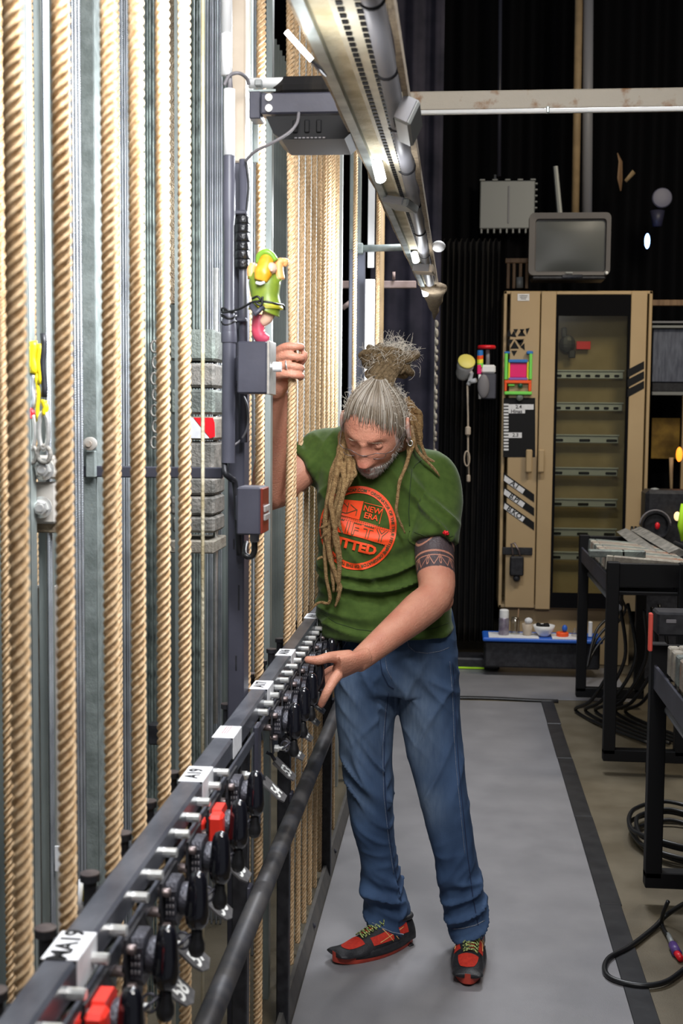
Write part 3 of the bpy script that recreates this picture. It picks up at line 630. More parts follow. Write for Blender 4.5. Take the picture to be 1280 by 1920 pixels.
# LED work lamps fixed to the batten
def lamp(px, py, Y, L, label, power, vis=True, d=(-.2, .5, .75), rt=.011):
    p = WZ(px, py, ZT - .012) if vis else Vector((px, Y, py))
    t = thing('work_lamp', label, 'work lamp', p, 'work lamps on the batten')
    d = Vector(d).normalized()
    MB().cyl(p - d * L / 2, p + d * L / 2, rt, n=14).build('lit_tube', M['led'], t, True)
    MB().lathe(p + d * L / 2, d, [(rt * 1.15, -.003), (rt * 1.25, .012), (rt * .8, .02), (rt * .5, .026)], 14).build('lamp_socket', M['blackgloss'], t, 'auto')
    l = bpy.data.lights.new('work_lamp_light', 'AREA'); l.shape = 'RECTANGLE'; l.size = .06; l.size_y = .45; l.energy = power; l.color = (.93, .96, 1.0)
    l2 = bpy.data.lights.new('work_lamp_glow', 'POINT'); l2.energy = .8; l2.shadow_soft_size = .03; l2.color = (.95, .97, 1.0)
    o = bpy.data.objects.new('work_lamp_glow', l2); COL.objects.link(o); o.location = p + Vector((.03, -.05, -.075))
    o = bpy.data.objects.new('work_lamp_light', l); COL.objects.link(o); o.location = p + Vector((-.03, 0, -.02))
    o.rotation_euler = Vector((-1, 0, -.55)).to_track_quat('-Z', 'Y').to_euler()
lamp(710, 320, 2.88, .05, 'bright lit work lamp on the left edge of the batten, above the bun', 14)
lamp(778, 482, 4.35, .035, 'lit work lamp beside the small white ballast box', 14)
lamp(562, 88, 2.25, .055, 'lit tube lamp seen through the ropes at the top near the batten', 15, d=(.7, .1, -.75), rt=.0035)
lamp(796, 546, 5.6, .04, 'farthest lit work lamp at the end of the batten', 12)
lamp(-.20, 2.25, 1.15, .10, 'lit work lamp above the nearest ropes, beyond the top of the picture', 15, False)
# ================================================================ LOCK RAIL
XR, ZR = -.393, .95
rl = thing('lock_rail', 'long dark steel lock rail running diagonally in front of the ropes', 'rail', (XR, 3, ZR))
MB().box((XR, 3.2, ZR - .018), (.036, 5.4, .036), bev=.004).build('rail_tube', M['rail'], rl)
MB().box((XR + .020, 3.2, ZR - .052), (.005, 5.4, .022), bev=.001).build('lower_flange', M['rail'], rl)
MB().box((XR - .005, 3.2, ZR - .10), (.004, 5.4, .008), bev=.001).build('lower_edge', M['galv'], rl)
for y in (2.30, 2.90, 3.9, 5.0): MB().box((XR - .012, y, ZR / 2 - .02), (.030, .034, ZR - .04), bev=.003).build('rail_stand', M['black'], rl)
YRL = lambda px, py: XR / ray(px, py).x * ray(px, py).y
for y0, tx in ((YRL(130, 1765), 'MA19'), (YRL(367, 1442), 'A19'), (YRL(425, 1368), ''), (YRL(490, 1278), 'A17'), (YRL(535, 1223), 'A16'), (YRL(585, 1158), 'A14')):
    L = .068 if y0 < 1.5 else .08
    mb = MB()
    q = MB(); q.box((XR, y0, ZR + .0004), (.038, L, .0012), bev=.0004).box((XR + .0188, y0, ZR - .018), (.001, L, .036))
    o = q.build('rail_label', M['paper'], rl)
    if tx:
        q = MB(); put_text(q, tx, .030, (XR - .002, y0, ZR + .0012), (0, 1, 0), (-1, 0, 0), .0008, .0003); q.build('label_text', M['ink'], o)
    elif y0 < 3:
        q = MB()
        for k in range(3): q.box((XR - .006 + .004 * k, y0 + .01, ZR + .0013), (.001, .05, .0006))
        q.build('label_text', M['redtape'], o)
# handrail pipe below
t = thing('foot_rail', 'thick dark grey pipe running low along the ropes under the locks', 'pipe rail', (-.365, 3, .58))
mb = MB(); a = (-.365, .9, .580); b = (-.365, 6.2, .580); mb.cyl(a, b, .0195, n=22).build('pipe', mat('dark_grey_pipe_paint', (.045, .045, .052), .45, .2, col2=(.075, .07, .07), scale=25), t, True)
for y in (2.30, 2.90, 3.9, 5.0): MB().box((-.3875, y, .580), (.008, .03, .03), bev=.002).build('clamp', M['slate'], t)
# ---- rope lock, built at the origin (x away from the rail, z=0 at the rail top)
def make_lock(red=False):
    t = thing('rope_lock', 'x', 'rope lock')
    for i, y in enumerate((-.118, -.046)):
        MB().hexb((.001, y, -.020), (1, 0, 0), .0095, .012, .0064, .022).build('hex_bolt', M['zinc'], t, False)
    for y in (-.040, .030): MB().lathe((.010, y, -.060), (1, 0, 0), [(.008, 0), (.0085, .03), (.0085, .038), (.006, .040)], 12).build('guide_pin', M['castbrown'], t, True)
    mb = MB(); mb.prism([(.0, .045, -.036), (.0, -.045, -.036), (.0, -.030, -.11), (.0, .030, -.11)], (.006, 0, 0)); mb.build('back_plate', M['black'], t)
    mb = MB(); P = [(.046, .042, -.012), (.046, -.042, -.012), (.046, -.050, -.05), (.046, -.030, -.135), (.046, .030, -.135), (.046, .05, -.05)]
    mb.prism(P, (.005, 0, 0)); mb.build('side_plate', M['black'], t)
    mb = MB(); mb.prism([(.010, .02, -.045), (.010, -.045, -.03), (.010, -.045, -.05), (.010, 0, -.11)], (.004, 0, 0)).build('gusset', M['galv'], t)
    # cast body with raised marks
    prof = [(.051, .0), (.053, .002), (.076, .002), (.078, 0)]
    mb = MB(); mb.cm = 0
    ring = [(-.024, -.018), (-.030, -.030), (-.030, -.078), (-.018, -.094), (.012, -.094), (.022, -.080), (.022, -.030), (.010, -.018)]
    mb.prism([(.052, y, z) for y, z in ring], (.022, 0, 0)).build('cast_body', M['red'] if red else M['cast'], t)
    q = MB()
    for k in range(3):
        for j in range(3):
            q.box((.056 + .0065 * j, -.0315, -.042 - .012 * k), (.0035, .003, .006), bev=.0008)
    q.build('cast_marks', M['greycable'] if not red else M['red'], t)
    for z in (-.030, -.088): MB().lathe((.051, -.034, z), (1, 0, 0), [(.006, -.01), (.0075, -.008), (.0075, .012), (.005, .014)], 12).build('pin', M['castbrown'], t, True)
    if red: MB().box((.066, -.036, -.052), (.034, .030, .062), bev=.006).build('red_block', M['red'], t)
    if red: MB().box((.022, -.028, -.058), (.034, .03, .042), bev=.005).build('red_cover', M['red'], t)
    MB().lathe((.078, -.002, -.055), (1, 0, 0), [(.018, -.004), (.026, 0), (.0265, .004), (.0265, .016), (.024, .020), (.012, .021), (.010, .028)], 24).build('cam_disc', M['cast'], t, 'auto')
    # handle: glossy bulb with narrower foot
    hx = .114
    mb = MB(); mb.lathe((hx, -.020, .004), (0, -.10, -1), [(.002, 0), (.009, .004), (.0125, .012), (.0145, .024), (.0165, .052), (.0180, .078), (.0165, .094), (.012, .103), (.008, .107), (.004, .108)], 22)
    mb.build('handle', M['blackgloss'], t, True)
    mb = MB(); mb.lathe((hx, -.028, -.100), (0, -.08, -1), [(.006, 0), (.0085, .008), (.0085, .016), (.012, .030), (.0125, .042), (.009, .052), (.003, .056)], 18)
    mb.build('handle_foot', M['blackcable'], t, True)
    MB().lathe((.055, -.03, -.118), (1, 0, 0), [(.010, 0), (.010, .012), (.006, .013), (.006, .034), (.004, .035)], 6).build('lower_bolt', M['zinc'], t)
    MB().tube([(.080, -.035 + .004 * math.cos(a_), -.118 + 0) for a_ in (0, 2)] + [(.105, -.030, -.1)], .003, 8).build('lever_link', M['cast'], t, True)
    MB().tube([(.088 + .014 * math.cos(a_), -.030, -.112 + .014 * math.sin(a_)) for a_ in np.linspace(0, 2 * math.pi, 16, endpoint=False)], .0026, 6, closed=True).build('ring', M['cast'], t, True)
    # guide cup left of the rail
    MB().lathe((-.046, -.040, -.085), (0, 0, 1), [(.0085, 0), (.0085, .05), (.0125, .052), (.0125, .060), (.006, .061)], 18).build('guide_cup', M['black'], t, 'auto')
    MB().lathe((-.046, -.040, -.0245), (0, 0, 1), [(.0122, 0), (.0122, .0012), (.004, .0015)], 18).build('cup_top', M['castbrown'], t, 'auto')
    MB().box((-.028, -.030, -.06), (.03, .02, .03), bev=.003).build('cup_arm', M['black'], t)
    tl = root_loc(t)
    for ch in [c for c in bpy.data.objects if c.parent == t]:
        a = getco(ch.data)
        nm = ch.name
        if nm.startswith('hex'): pass
        elif nm.startswith('guide_cup') or nm.startswith('cup'): a[:, 0] -= .014
        else:
            sx_ = .64
            if nm.startswith('handle'): a[:, 0] = hx * .64 + (a[:, 0] - hx) * .86
            else: a[:, 0] *= .64
            a[:, 1] = -.01 + (a[:, 1] + .01) * (.80 if nm.startswith('handle') else .98); a[:, 2] = -.038 + (a[:, 2] + .018) * (.68 if nm.startswith('handle') else .76)
        setco(ch.data, a)
    return t
pord = [0]
def number_plate(num, y, shape):
    c = Vector((XR + .048, y, ZR - .172))
    pord[0] += 1
    t = thing('number_plate', ('grey tilted plate with white number %s below the locks, ' % num) + ['nearest', 'second nearest', 'third nearest', 'fourth nearest', 'fifth nearest', 'sixth nearest', 'seventh nearest', 'eighth nearest', 'ninth nearest', 'farthest'][pord[0] - 1], 'number plate', c, 'numbered plates under the rope locks')
    ux = Vector((0, 1, 0)); uy = Vector((-.72, -.05, .69)).normalized(); n = ux.cross(uy)
    hw, hh = .025, .030
    pts = [(-hw, hh * .9), (-hw, -hh * .55), (-hw * .55, -hh), (hw, -hh), (hw, hh * .9)]
    if shape: pts = [(-hw, hh), (-hw, -hh * .3), (-hw * .7, -hh * .8), (0, -hh * 1.02), (hw, -hh * .85), (hw, hh)]
    mb = MB(); mb.prism([c + ux * a_ + uy * b_ - n * .0015 for a_, b_ in pts], n * .003).build('plate_face', M['plate'], t)
    mb = MB(); put_text(mb, num, .036, c + n * .0018 - uy * .007, ux, uy, .0007, .0004); mb.build('plate_digits', M['digit'], t)
    MB().tube([c + uy * .026, c + uy * .04 + n * .004, c + uy * .05], .004, 8).build('plate_arm', M['cast'], t, True)
YL = [1.01, 1.165, 1.317, 1.484, 1.636, 1.778, 1.930] + [2.41 + .147 * k for k in range(16)]
LN = ['59', '58', '58', '57', '56', '55', '55'] + [str(54 - k) for k in range(16)]
la = make_lock(False); lr = make_lock(True)
usedk = {}
for k, y in enumerate(YL):
    red = abs(y - 1.778) < .02 or abs(y - 1.165) < .02
    src = lr if red else la
    o = src if src.name not in usedk else copy_tree(src)
    usedk[src.name] = 1; o.location = (XR + .002, y + .03, ZR)
    nm = '%s rope lock %s' % ('red bodied' if red else 'black cast iron', {1: 'cut by the bottom edge of the picture', 5: 'left of the plate numbered 55'}.get(k, ''))
    if red: lab = nm
    elif k < 7: lab = ['black rope lock nearest the viewer at the very bottom left', '', 'black rope lock above the rounded plate nearest the viewer', 'black rope lock above the rounded plate numbered 57, fourth from the corner', 'black rope lock just before the upper red one', '', 'black rope lock just beyond the red one, before the gap'][k]
    elif k < 13: lab = 'black rope lock with glossy handle, %s after the gap in the rail' % names[k - 7]
    else: lab = 'black rope lock beyond the hand of the man, %s after the gap in the rail' % (names + ['thirteenth', 'fourteenth', 'fifteenth', 'sixteenth'])[k - 7]
    o['label'] = lab; o['group'] = 'rope locks on the rail'
XP = XR + .048
for num, px, py, sh in (('58', 329, 1858, 1), ('57', 360, 1774, 1), ('56', 406, 1700, 1), ('55', 441, 1630, 0), ('54', 513, 1476, 0), ('53', 532, 1440, 0), ('52', 550, 1404, 0), ('51', 567, 1375, 0), ('50', 581, 1346, 0), ('49', 592, 1322, 0)):
    number_plate(num, XP / ray(px, py).x * ray(px, py).y, sh)
# vertical mounting plate at the start of the second group
tag(MB().box((XR + .024, 2.27, ZR - .13), (.010, .04, .20), bev=.003).build('mounting_plate', M['slate']), 'dark upright mounting plate at the gap between the two groups of locks', 'mounting plate')
t = thing('gap_bracket', 'black box bracket with bolts hanging under the rail in the gap between the locks', 'bracket', (XR, 2.2, ZR - .12))
MB().box((XR - .005, 2.20, ZR - .11), (.035, .09, .08), bev=.004).build('bracket_box', M['black'], t)
MB().hexb((XR + .013, 2.17, ZR - .10), (1, 0, 0), .009, .01, .006, .01).build('hex_bolt', M['zinc'], t)
# ================================================================ BLUE GREY POST etc. behind the man
a = W(655, 500, 5.5); b = W(684, 500, 5.5)
t = thing('steel_post', 'blue grey steel post standing behind the man, left of his bun', 'steel post', (a.x, 5.5, 0))
zs = W(670, 470, 5.5).z
MB().box(((a.x + b.x) / 2, 5.5, zs / 2), (b.x - a.x, .06, zs), bev=.004).build('painted_post', mat('blue_grey_paint', (.12, .13, .17), .5, .1), t)
MB().box(((a.x + b.x) / 2 - .01, 5.5, (zs + 3.6) / 2), (b.x - a.x - .02, .05, 3.6 - zs), bev=.003).build('pale_post_top', M['galv'], t)
zz = W(690, 528, 5.4)
tag(MB().box((W(693, 600, 5.4).x, 5.4, (zz.z + .02) / 2), (.042, .01, zz.z), bev=.002).build('white_board', M['white']), 'narrow bright white board standing just right of the blue grey post', 'board')
tag(MB().box((W(696, 400, 5.45).x, 5.45, 2.8), (.030, .01, 1.3), bev=.002).build('white_board', M['white']), 'narrow bright white strip hanging above the horizontal bars beside the post', 'board')
p = W(711, 600, 5.8); tag(MB().cyl((p.x, 5.8, 0), (p.x, 5.8, 3.6), .020, n=16).build('tan_pipe', M['tanpipe'], smooth=True), 'tan vertical pipe right of the white board, behind the bun', 'pipe')
a = W(672, 470, 5.5); b = W(790, 466, 5.5)
t = thing('cross_bar', 'grey horizontal bar joining the blue grey post to the right', 'steel bar', a)
MB().cyl((a.x, 5.44, a.z), (b.x, 5.44, a.z + .008), .015, n=14).build('bar', M['galv'], t, True)
MB().box((a.x + .01, 5.44, a.z), (.03, .05, .045), bev=.003).build('bar_joint', M['steel_col'], t)
a = W(611, 534, 5.9); b = W(780, 532, 5.9)
t = thing('cross_bar', 'pinkish horizontal bar with two small pegs behind the ropes and the tan pipe', 'steel bar', a)
mk = mat('pinkish_primer', (.40, .30, .28), .6, col2=(.28, .20, .18), scale=15)
MB().box(((a.x + b.x) / 2, 5.9, a.z), (b.x - a.x, .03, .034), bev=.003).build('bar', mk, t)
for px in (712, 738): q = W(px, 524, 5.88); MB().cyl(q, q + Vector((0, 0, .035)), .007, n=10).build('peg', mk, t, True)
MB().tube([W(642, 578, 5.9), W(658, 566, 5.9)], .012, 8).build('brace', mk, t, True)
# hanging bead chain below the batten end
t = thing('bead_chain', 'long thin pale bead chain hanging from the end of the batten', 'chain', W(813, 600, 6.5))
a = W(817, 600, 6.5); z1 = a.z; z0 = W(812, 1000, 6.5).z
MB().cyl((a.x, 6.5, z0), (a.x, 6.5, z1 - .0), .005, n=8).build('chain_cord', M['brick_pale'], t, True)
for k in range(26):
    z = lerp(z0, z1, (k + random.random() * .7) / 26); MB().ball((a.x + .006, 6.495, z), (.009, .009, .012 + .012 * random.random()), 8, 6).build('bead', M['brick_pale'], t, True)
# ================================================================ DRAPES AND BACKGROUND
def drape(name, x0, x1, y, z0, z1, m, label, folds=14, amp=.045, top=0.0, seed=0, thick=.01):
    nx = folds * 12; nz = 26; vs = []; fs = []
    for lay in (0, 1):
        for j in range(nz + 1):
            for i in range(nx + 1):
                u = i / nx; v = j / nz
                ph = 2 * math.pi * folds * (u + .02 * noise.noise((u * 5, v * 1.2, seed)))
                yy = y + amp * math.sin(ph) * (.75 + .25 * noise.noise((u * 9, 2, seed))) + amp * .5 * noise.noise((u * 20, v * 1.5, seed)) + lay * thick
                z = lerp(z0, z1 + (top * (.5 + .5 * math.sin(ph)) if j == nz else 0), v)
                vs.append((lerp(x0, x1, u), yy, z))
    N = (nx + 1) * (nz + 1)
    for j in range(nz):
        for i in range(nx):
            a = j * (nx + 1) + i; fs.append((a, a + 1, a + nx + 2, a + nx + 1)); fs.append((N + a, N + a + nx + 1, N + a + nx + 2, N + a + 1))
    for i in range(nx): a = nz * (nx + 1) + i; fs.append((a, a + 1, N + a + 1, N + a)); fs.append((i + 1, i, N + i, N + i + 1))
    for j in range(nz):
        a = j * (nx + 1); b = a + nx; fs.append((a, a + nx + 1, N + a + nx + 1, N + a)); fs.append((b + nx + 1, b, N + b, N + b + nx + 1))
    return tag(MB().add(vs, fs).build(name, m, smooth=True), label, 'curtain')
def xw(px, Y, py=800): return W(px, py, Y).x
drape('curtain', xw(815, 7.72), xw(932, 7.72), 7.72, .10, W(860, 455, 7.72).z, M['drape'], 'black pleated velvet curtain bundled left of the beige cabinet', 11, .035, .03, 3)
drape('curtain', xw(690, 6.92), xw(822, 6.92), 6.97, .02, 5.0, M['drape_blue'], 'smooth blue black curtain hanging behind the bun and batten', 3, .02, 0, 5)
drape('curtain', xw(560, 8.8), xw(1560, 8.8), 9.12, .02, 5.2, M['blackwall'], 'wide dark black curtain closing off the back of the room', 22, .06, 0, 8)
# pipes
def vpipe(px0, py0, px1, py1, Y, r, m, label, cat='pipe'):
    a = W(px0, py0, Y); b = W(px1, py1, Y); return tag(MB().cyl(a, (a.x, Y, b.z) if False else b, r, n=16).build('wall_pipe', m, smooth=True), label, cat)
vpipe(1086, -60, 1078, 400, 8.5, .026, M['tanpipe'], 'thin tan pipe rising above the television')
vpipe(1103, -60, 1100, 400, 8.5, .034, M['pipegrey'], 'thicker grey pipe rising above the television')
vpipe(938, -40, 935, 330, 8.9, .014, mat('dim_pipe', (.03, .03, .045), .4), 'faint thin dark pipe above the grey finned box')
# finned grey box
HY_ = 8.95
a = W(897, 432, HY_); b = W(1007, 336, HY_); c = (a + b) / 2
t = thing('heat_sink_box', 'pale grey finned metal box mounted left of the television', 'metal box', c)
MB().box((c.x - .004, HY_ + .03, c.z), (b.x - a.x - .02, .08, b.z - a.z - .02), bev=.006).build('box_body', M['heatsink'], t)
for k in range(9): MB().box((lerp(a.x + .02, b.x - .03, k / 8), HY_ + .03, a.z - .004), (.014, .07, .035), bev=.003).build('cooling_fin', M['heatsink'], t)
for k in range(8): MB().box((b.x - .006, HY_ + .03, lerp(a.z + .03, b.z - .03, k / 7)), (.02, .07, .012), bev=.003).build('cooling_fin', M['heatsink'], t)
for k in range(5): MB().box((lerp(a.x + .02, b.x - .03, k / 4), HY_ + .01, b.z - .004), (.04, .05, .014), bev=.004).build('cooling_fin', M['heatsink'], t)
MB().cyl((a.x + .11, HY_ + .01, b.z), (a.x + .11, HY_ + .01, b.z + .035), .009, n=10).build('bolt', M['heatsink'], t)
MB().box((c.x + .005, HY_ - .014, c.z), (.012, .006, .26), bev=.002).build('centre_groove', M['pipegrey'], t)
# ================================================================ BEIGE CABINET
CY = 7.52
def cp(px, py, Y=CY): return W(px, py, Y)
def cbox(px0, y0, px1, y1, yf, dep, bev=.002):     # front face at depth yf
    a = W(px0, y1, yf); b = W(px1, y0, yf)
    return ((a.x + b.x) / 2, yf + dep / 2, (a.z + b.z) / 2), (b.x - a.x, dep, b.z - a.z), None, bev
cx0, cx1 = cp(940, 800).x, cp(1217, 800).x
zt = cp(1080, 545).z; zb_ = cp(1080, 1143).z
cab_ = thing('cabinet', 'tall beige metal cabinet with a glass door, television on top', 'cabinet', ((cx0 + cx1) / 2, CY + .2, 0))
W_ = cx1 - cx0
for nm, c, d in (('side_panel', (cx0 + .01, CY + .22, (zt + zb_) / 2), (.02, .42, zt - zb_)), ('side_panel', (cx1 - .01, CY + .22, (zt + zb_) / 2), (.02, .42, zt - zb_)),
                 ('top_panel', ((cx0 + cx1) / 2, CY + .22, zt - .01), (W_, .42, .02)), ('bottom_panel', ((cx0 + cx1) / 2, CY + .22, zb_ + .01), (W_, .42, .02)),
                 ('back_panel', ((cx0 + cx1) / 2, CY + .38, (zt + zb_) / 2), (W_ - .04, .02, zt - zb_ - .04)),
                 ('plinth', ((cx0 + cx1) / 2 - .03, CY + .24, zb_ / 2), (W_ - .10, .40, zb_ - .004))):
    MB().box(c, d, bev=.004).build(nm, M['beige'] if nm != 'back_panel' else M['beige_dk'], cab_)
xs = cp(1008, 800).x; xg0, xg1 = cp(1037, 800).x, cp(1176, 800).x
zg1 = cp(1100, 553).z; zg0 = cp(1100, 1143).z + .01
dl = MB().box(((cx0 + .035 + xs) / 2, CY - .012, (zt + zb_) / 2), (xs - cx0 - .04, .022, zt - zb_ - .012), bev=.004).build('door', M['beige'], cab_)
dr = thing('door', None, None, (xs - root_loc(cab_).x, CY - root_loc(cab_).y, 0)); dr.parent = cab_
for k in list(dr.keys()):
    if k in ('label', 'category'): del dr[k]
x2 = cx1 - .035
bpy.data.objects.remove(dr)
mb = MB()
for (xa, xb, za, zb2) in ((xs + .004, xg0, zb_, zt - .006), (xg1, x2, zb_, zt - .006), (xg0, xg1, zg1 + .0, zt - .006)):
    mb.box(((xa + xb) / 2, CY - .012, (za + zb2) / 2), (xb - xa, .022, zb2 - za), bev=.003)
dr = mb.build('glass_door', M['beige'], cab_)
mb = MB(); zk = cp(1100, 592).z; zk0 = cp(1100, 1112).z
for (xa, xb, za, zb2) in ((xg0, xg0 + .016, zg0, zg1), (xg1 - .016, xg1, zg0, zg1), (xg0 + .016, xg1 - .016, zk, zg1), (xg0 + .016, xg1 - .016, zg0, zk0)):
    mb.box(((xa + xb) / 2, CY - .010, (za + zb2) / 2), (xb - xa, .016, zb2 - za))
mb.build('window_gasket', M['blackwall'], dr)
MB().box(((xg0 + xg1) / 2, CY - .004, (zk + zk0) / 2), (xg1 - xg0 - .03, .004, zk - zk0)).build('glass_pane', glassmat('cabinet_glass', (.86, .86, .78), .03, .12), dr)
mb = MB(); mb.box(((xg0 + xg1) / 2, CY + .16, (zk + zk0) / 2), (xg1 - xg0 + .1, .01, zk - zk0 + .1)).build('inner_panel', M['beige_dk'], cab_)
for k, py in enumerate((702, 763, 824, 886, 945, 1001, 1046)):
    a = cp(1040, py); xa, xb = xg0 + .005, xg1 - (.02 if k < 2 else .04)
    o = MB().box(((xa + xb) / 2, CY + .10, a.z), (xb - xa, .02, .045), bev=.004).build('din_rail', M['din'], cab_)
    MB().box(((xa + xb) / 2, CY + .087, a.z + .026), (xb - xa + .01, .012, .010), bev=.002).build('rail_lip', M['din'], o)
    q = MB(); n_ = 7 if k < 2 else 3
    for j in range(n_): q.box((lerp(xa + .03, xb - .04, j / (n_ - 1)), CY + .088, a.z - .005), (.03 if k < 2 else .065, .008, .016), bev=.004)
    q.build('rail_slots', M['ink'], o)
t = MB().box(*cbox(1080, 640, 1107, 655, CY + .12, .01)); t.build('red_sign', M['redtape'], cab_)
mb = MB(); q = cp(1063, 645, CY + .1); mb.ball(q, (.05, .02, .055), 12, 8); mb.box(q + Vector((-.02, 0, .07)), (.03, .02, .06), bev=.005); mb.box(q + Vector((.03, 0, -.06)), (.04, .02, .05), bev=.005); mb.build('hanging_glove', M['black'], cab_)
DF = CY - .0245
def onface(name, m, poly, parent=None, th=.0015, yf=DF):
    pts = [W(px, py, yf) for px, py in poly]
    for p in pts: p.y = yf
    return MB().prism(pts, (0, -th, 0)).build(name, m, parent or dl)
for (y0) in (440 / 2.527, 487 / 2.527, 533 / 2.527):
    y_ = 500 + y0 + 4; onface('black_tape', M['ink'], [(1176, y_ + 15), (1207, y_ - 1), (1207, y_ + 13), (1176, y_ + 30)], dr)
for k, yo in enumerate((975, 1040, 1108)):
    y_ = 500 + yo / 2.527; onface('black_tape', M['ink'], [(943.5, y_), (1001, y_ + 41 + k * 0), (1001, y_ + 56), (943.5, y_ + 16)], dl)
    o = onface('tape_label', M['paper'], [(946, y_ + 5), (984, y_ + 32), (979, y_ + 40), (944, y_ + 15)], dl, yf=DF - .0016)
    q = MB(); put_text(q, ('A.I', 'B.PI', 'B.KO')[k], .045, (W(964, y_ + 23, DF).x, DF - .0035, W(964, y_ + 23, DF).z), (1, 0, -.72), (.72, 0, 1), .001, .0003); q.build('label_text', M['ink'], o)
o = onface('black_panel', M['ink'], [(944, 746), (1003, 746), (1003, 857), (943, 857)], dl)
for k in range(15): onface('scale_mark', M['paper'], [(944, 757 + 6.0 * k), (953, 757 + 6.0 * k), (953, 760.6 + 6.0 * k), (944, 760.6 + 6.0 * k)], o, yf=DF - .0016)
onface('paper_note', M['paper'], [(953, 758), (1000, 758), (1000, 768), (953, 768)], o, yf=DF - .0016)
onface('paper_note', M['paper'], [(953, 768), (984, 768), (984, 775), (953, 775)], o, yf=DF - .0016)
onface('paper_note', M['paper'], [(953, 811), (978, 811), (978, 821), (953, 821)], o, yf=DF - .0016)
for (px, py, tx) in ((972, 763, '2.4'), (968, 771.5, 'Hinas'), (966, 816, '2.3')):
    q = MB(); c_ = W(px, py, DF - .0034); put_text(q, tx, .030, c_, (1, 0, 0), (0, 0, 1), .0006, .0003); q.build('note_text', M['ink'], o)
onface('white_label', M['paper'], [(970, 551), (992, 551), (992, 564), (970, 564)], dl)
q = MB()
for k in range(3): c_ = W(981, 554.5 + 3 * k, DF); q.box((c_.x, DF - .002, c_.z), (.05 - .01 * k, .001, .003))
q.build('label_lines', M['ink'], dl)
# triangle stickers (crop coordinates 2.527 px per px, origin 800,500)
tri = [((390, 292), (378, 330), (402, 330)), ((410, 296), (432, 296), (421, 318)), ((396, 330), (424, 333), (412, 303)), ((440, 296), (462, 296), (450, 318)), ((430, 328), (468, 328), (449, 300)), ((468, 294), (487, 290), (474, 322)),
       ((383, 345), (410, 345), (396, 368)), ((418, 345), (462, 343), (440, 362)), ((384, 352), (384, 378), (394, 372)), ((395, 388), (436, 388), (415, 352)), ((424, 350), (444, 378), (460, 350)), ((443, 380), (462, 362), (464, 396)), ((400, 398), (428, 398), (413, 424))]
for tr in tri: onface('triangle_sticker', M['ink'], [(800 + x / 2.527, 500 + y / 2.527) for x, y in tr], dl)
# colourful toy frame hung on the door
gn = mat('lime_plastic', (.20, .75, .10), .5); yl = mat('yellow_plastic', (.9, .85, .05), .5); pk = mat('magenta_card', (.85, .0, .16), .5); orr = mat('orange_red_plastic', (.95, .10, .01), .5)
bl = mat('mid_blue_plastic', (.02, .18, .55), .5); pu = mat('violet_plastic', (.25, .12, .5), .5)
tf = thing('toy_frame', 'multicoloured castle shaped toy frame hung on the cabinet door', 'toy frame', W(971, 705, DF))
def tb(name, m, px0, y0, px1, y1, dep=.03):
    c, d, r_, b_ = cbox(px0, y0, px1, y1, DF - .002 - dep, dep, .004); return MB().box(c, d, None, .004).build(name, m, tf)
tb('side_post', gn, 945, 662, 952, 712); tb('side_post', gn, 991, 662, 998, 712); tb('inner_post', yl, 952, 678, 956, 713, .025); tb('inner_post', yl, 987, 678, 991, 713, .025)
tb('tower_cap', bl, 945, 659, 956, 663); tb('tower_cap', bl, 987, 658, 999, 664); tb('top_bar', bl, 953, 674, 989, 680); tb('magenta_panel', pk, 955, 680, 988, 708, .015); tb('violet_bar', pu, 953, 708, 989, 713)
tb('lower_bar', orr, 945, 713, 996, 719); tb('lower_post', orr, 945, 718, 950, 734); tb('lower_post', orr, 990, 718, 996, 734); tb('bottom_bar', gn, 945, 734, 997, 740)
tb('step', gn, 952, 719, 965, 724, .02)
MB().lathe(W(975, 723, DF - .02), (0, -1, 0), [(.014, 0), (.014, .015), (.008, .02)], 14).build('green_knob', mat('dark_green_knob', (.01, .10, .05), .4), tf, True)
MB().ball(W(974, 745, DF - .015), (.022, .012, .022), 10, 8).build('clip', M['brick_grey'], tf, True)
for px in (985, 1008):
    pr = dl if px == 985 else dr
    c, d, _, _ = cbox(px, 843, px + 13, 886, DF - .045, .02); MB().box(c, d, None, .006).build('handle', M['beige'], pr)
    c2, d2, _, _ = cbox(px + 2, 846, px + 6, 884, DF - .026, .028); MB().box(c2, d2, None, .002).build('handle_base', M['beige'], pr)
c, d, _, _ = cbox(941, 1027, 998, 1040, DF - .012, .012); MB().box(c, d, None, .003).build('latch_bar', M['black'], dl)
t = thing('padlock', 'black padlock and bag hanging low on the left cabinet door', 'padlock', W(967, 1060, DF - .03))
c, d, _, _ = cbox(955, 1044, 982, 1080, DF - .05, .035); MB().box(c, d, None, .008).build('lock_body', M['black'], t)
MB().ball(W(968, 1084, DF - .03), (.022, .012, .02), 10, 8).build('tassel', M['black'], t, True)
MB().tube([W(962, 1045, DF - .03), W(960, 1030, DF - .035), W(958, 1020, DF - .03), W(964, 1018, DF - .025), W(972, 1032, DF - .03), W(975, 1045, DF - .03)], .006, 8).build('shackle', M['castbrown'], t, True)
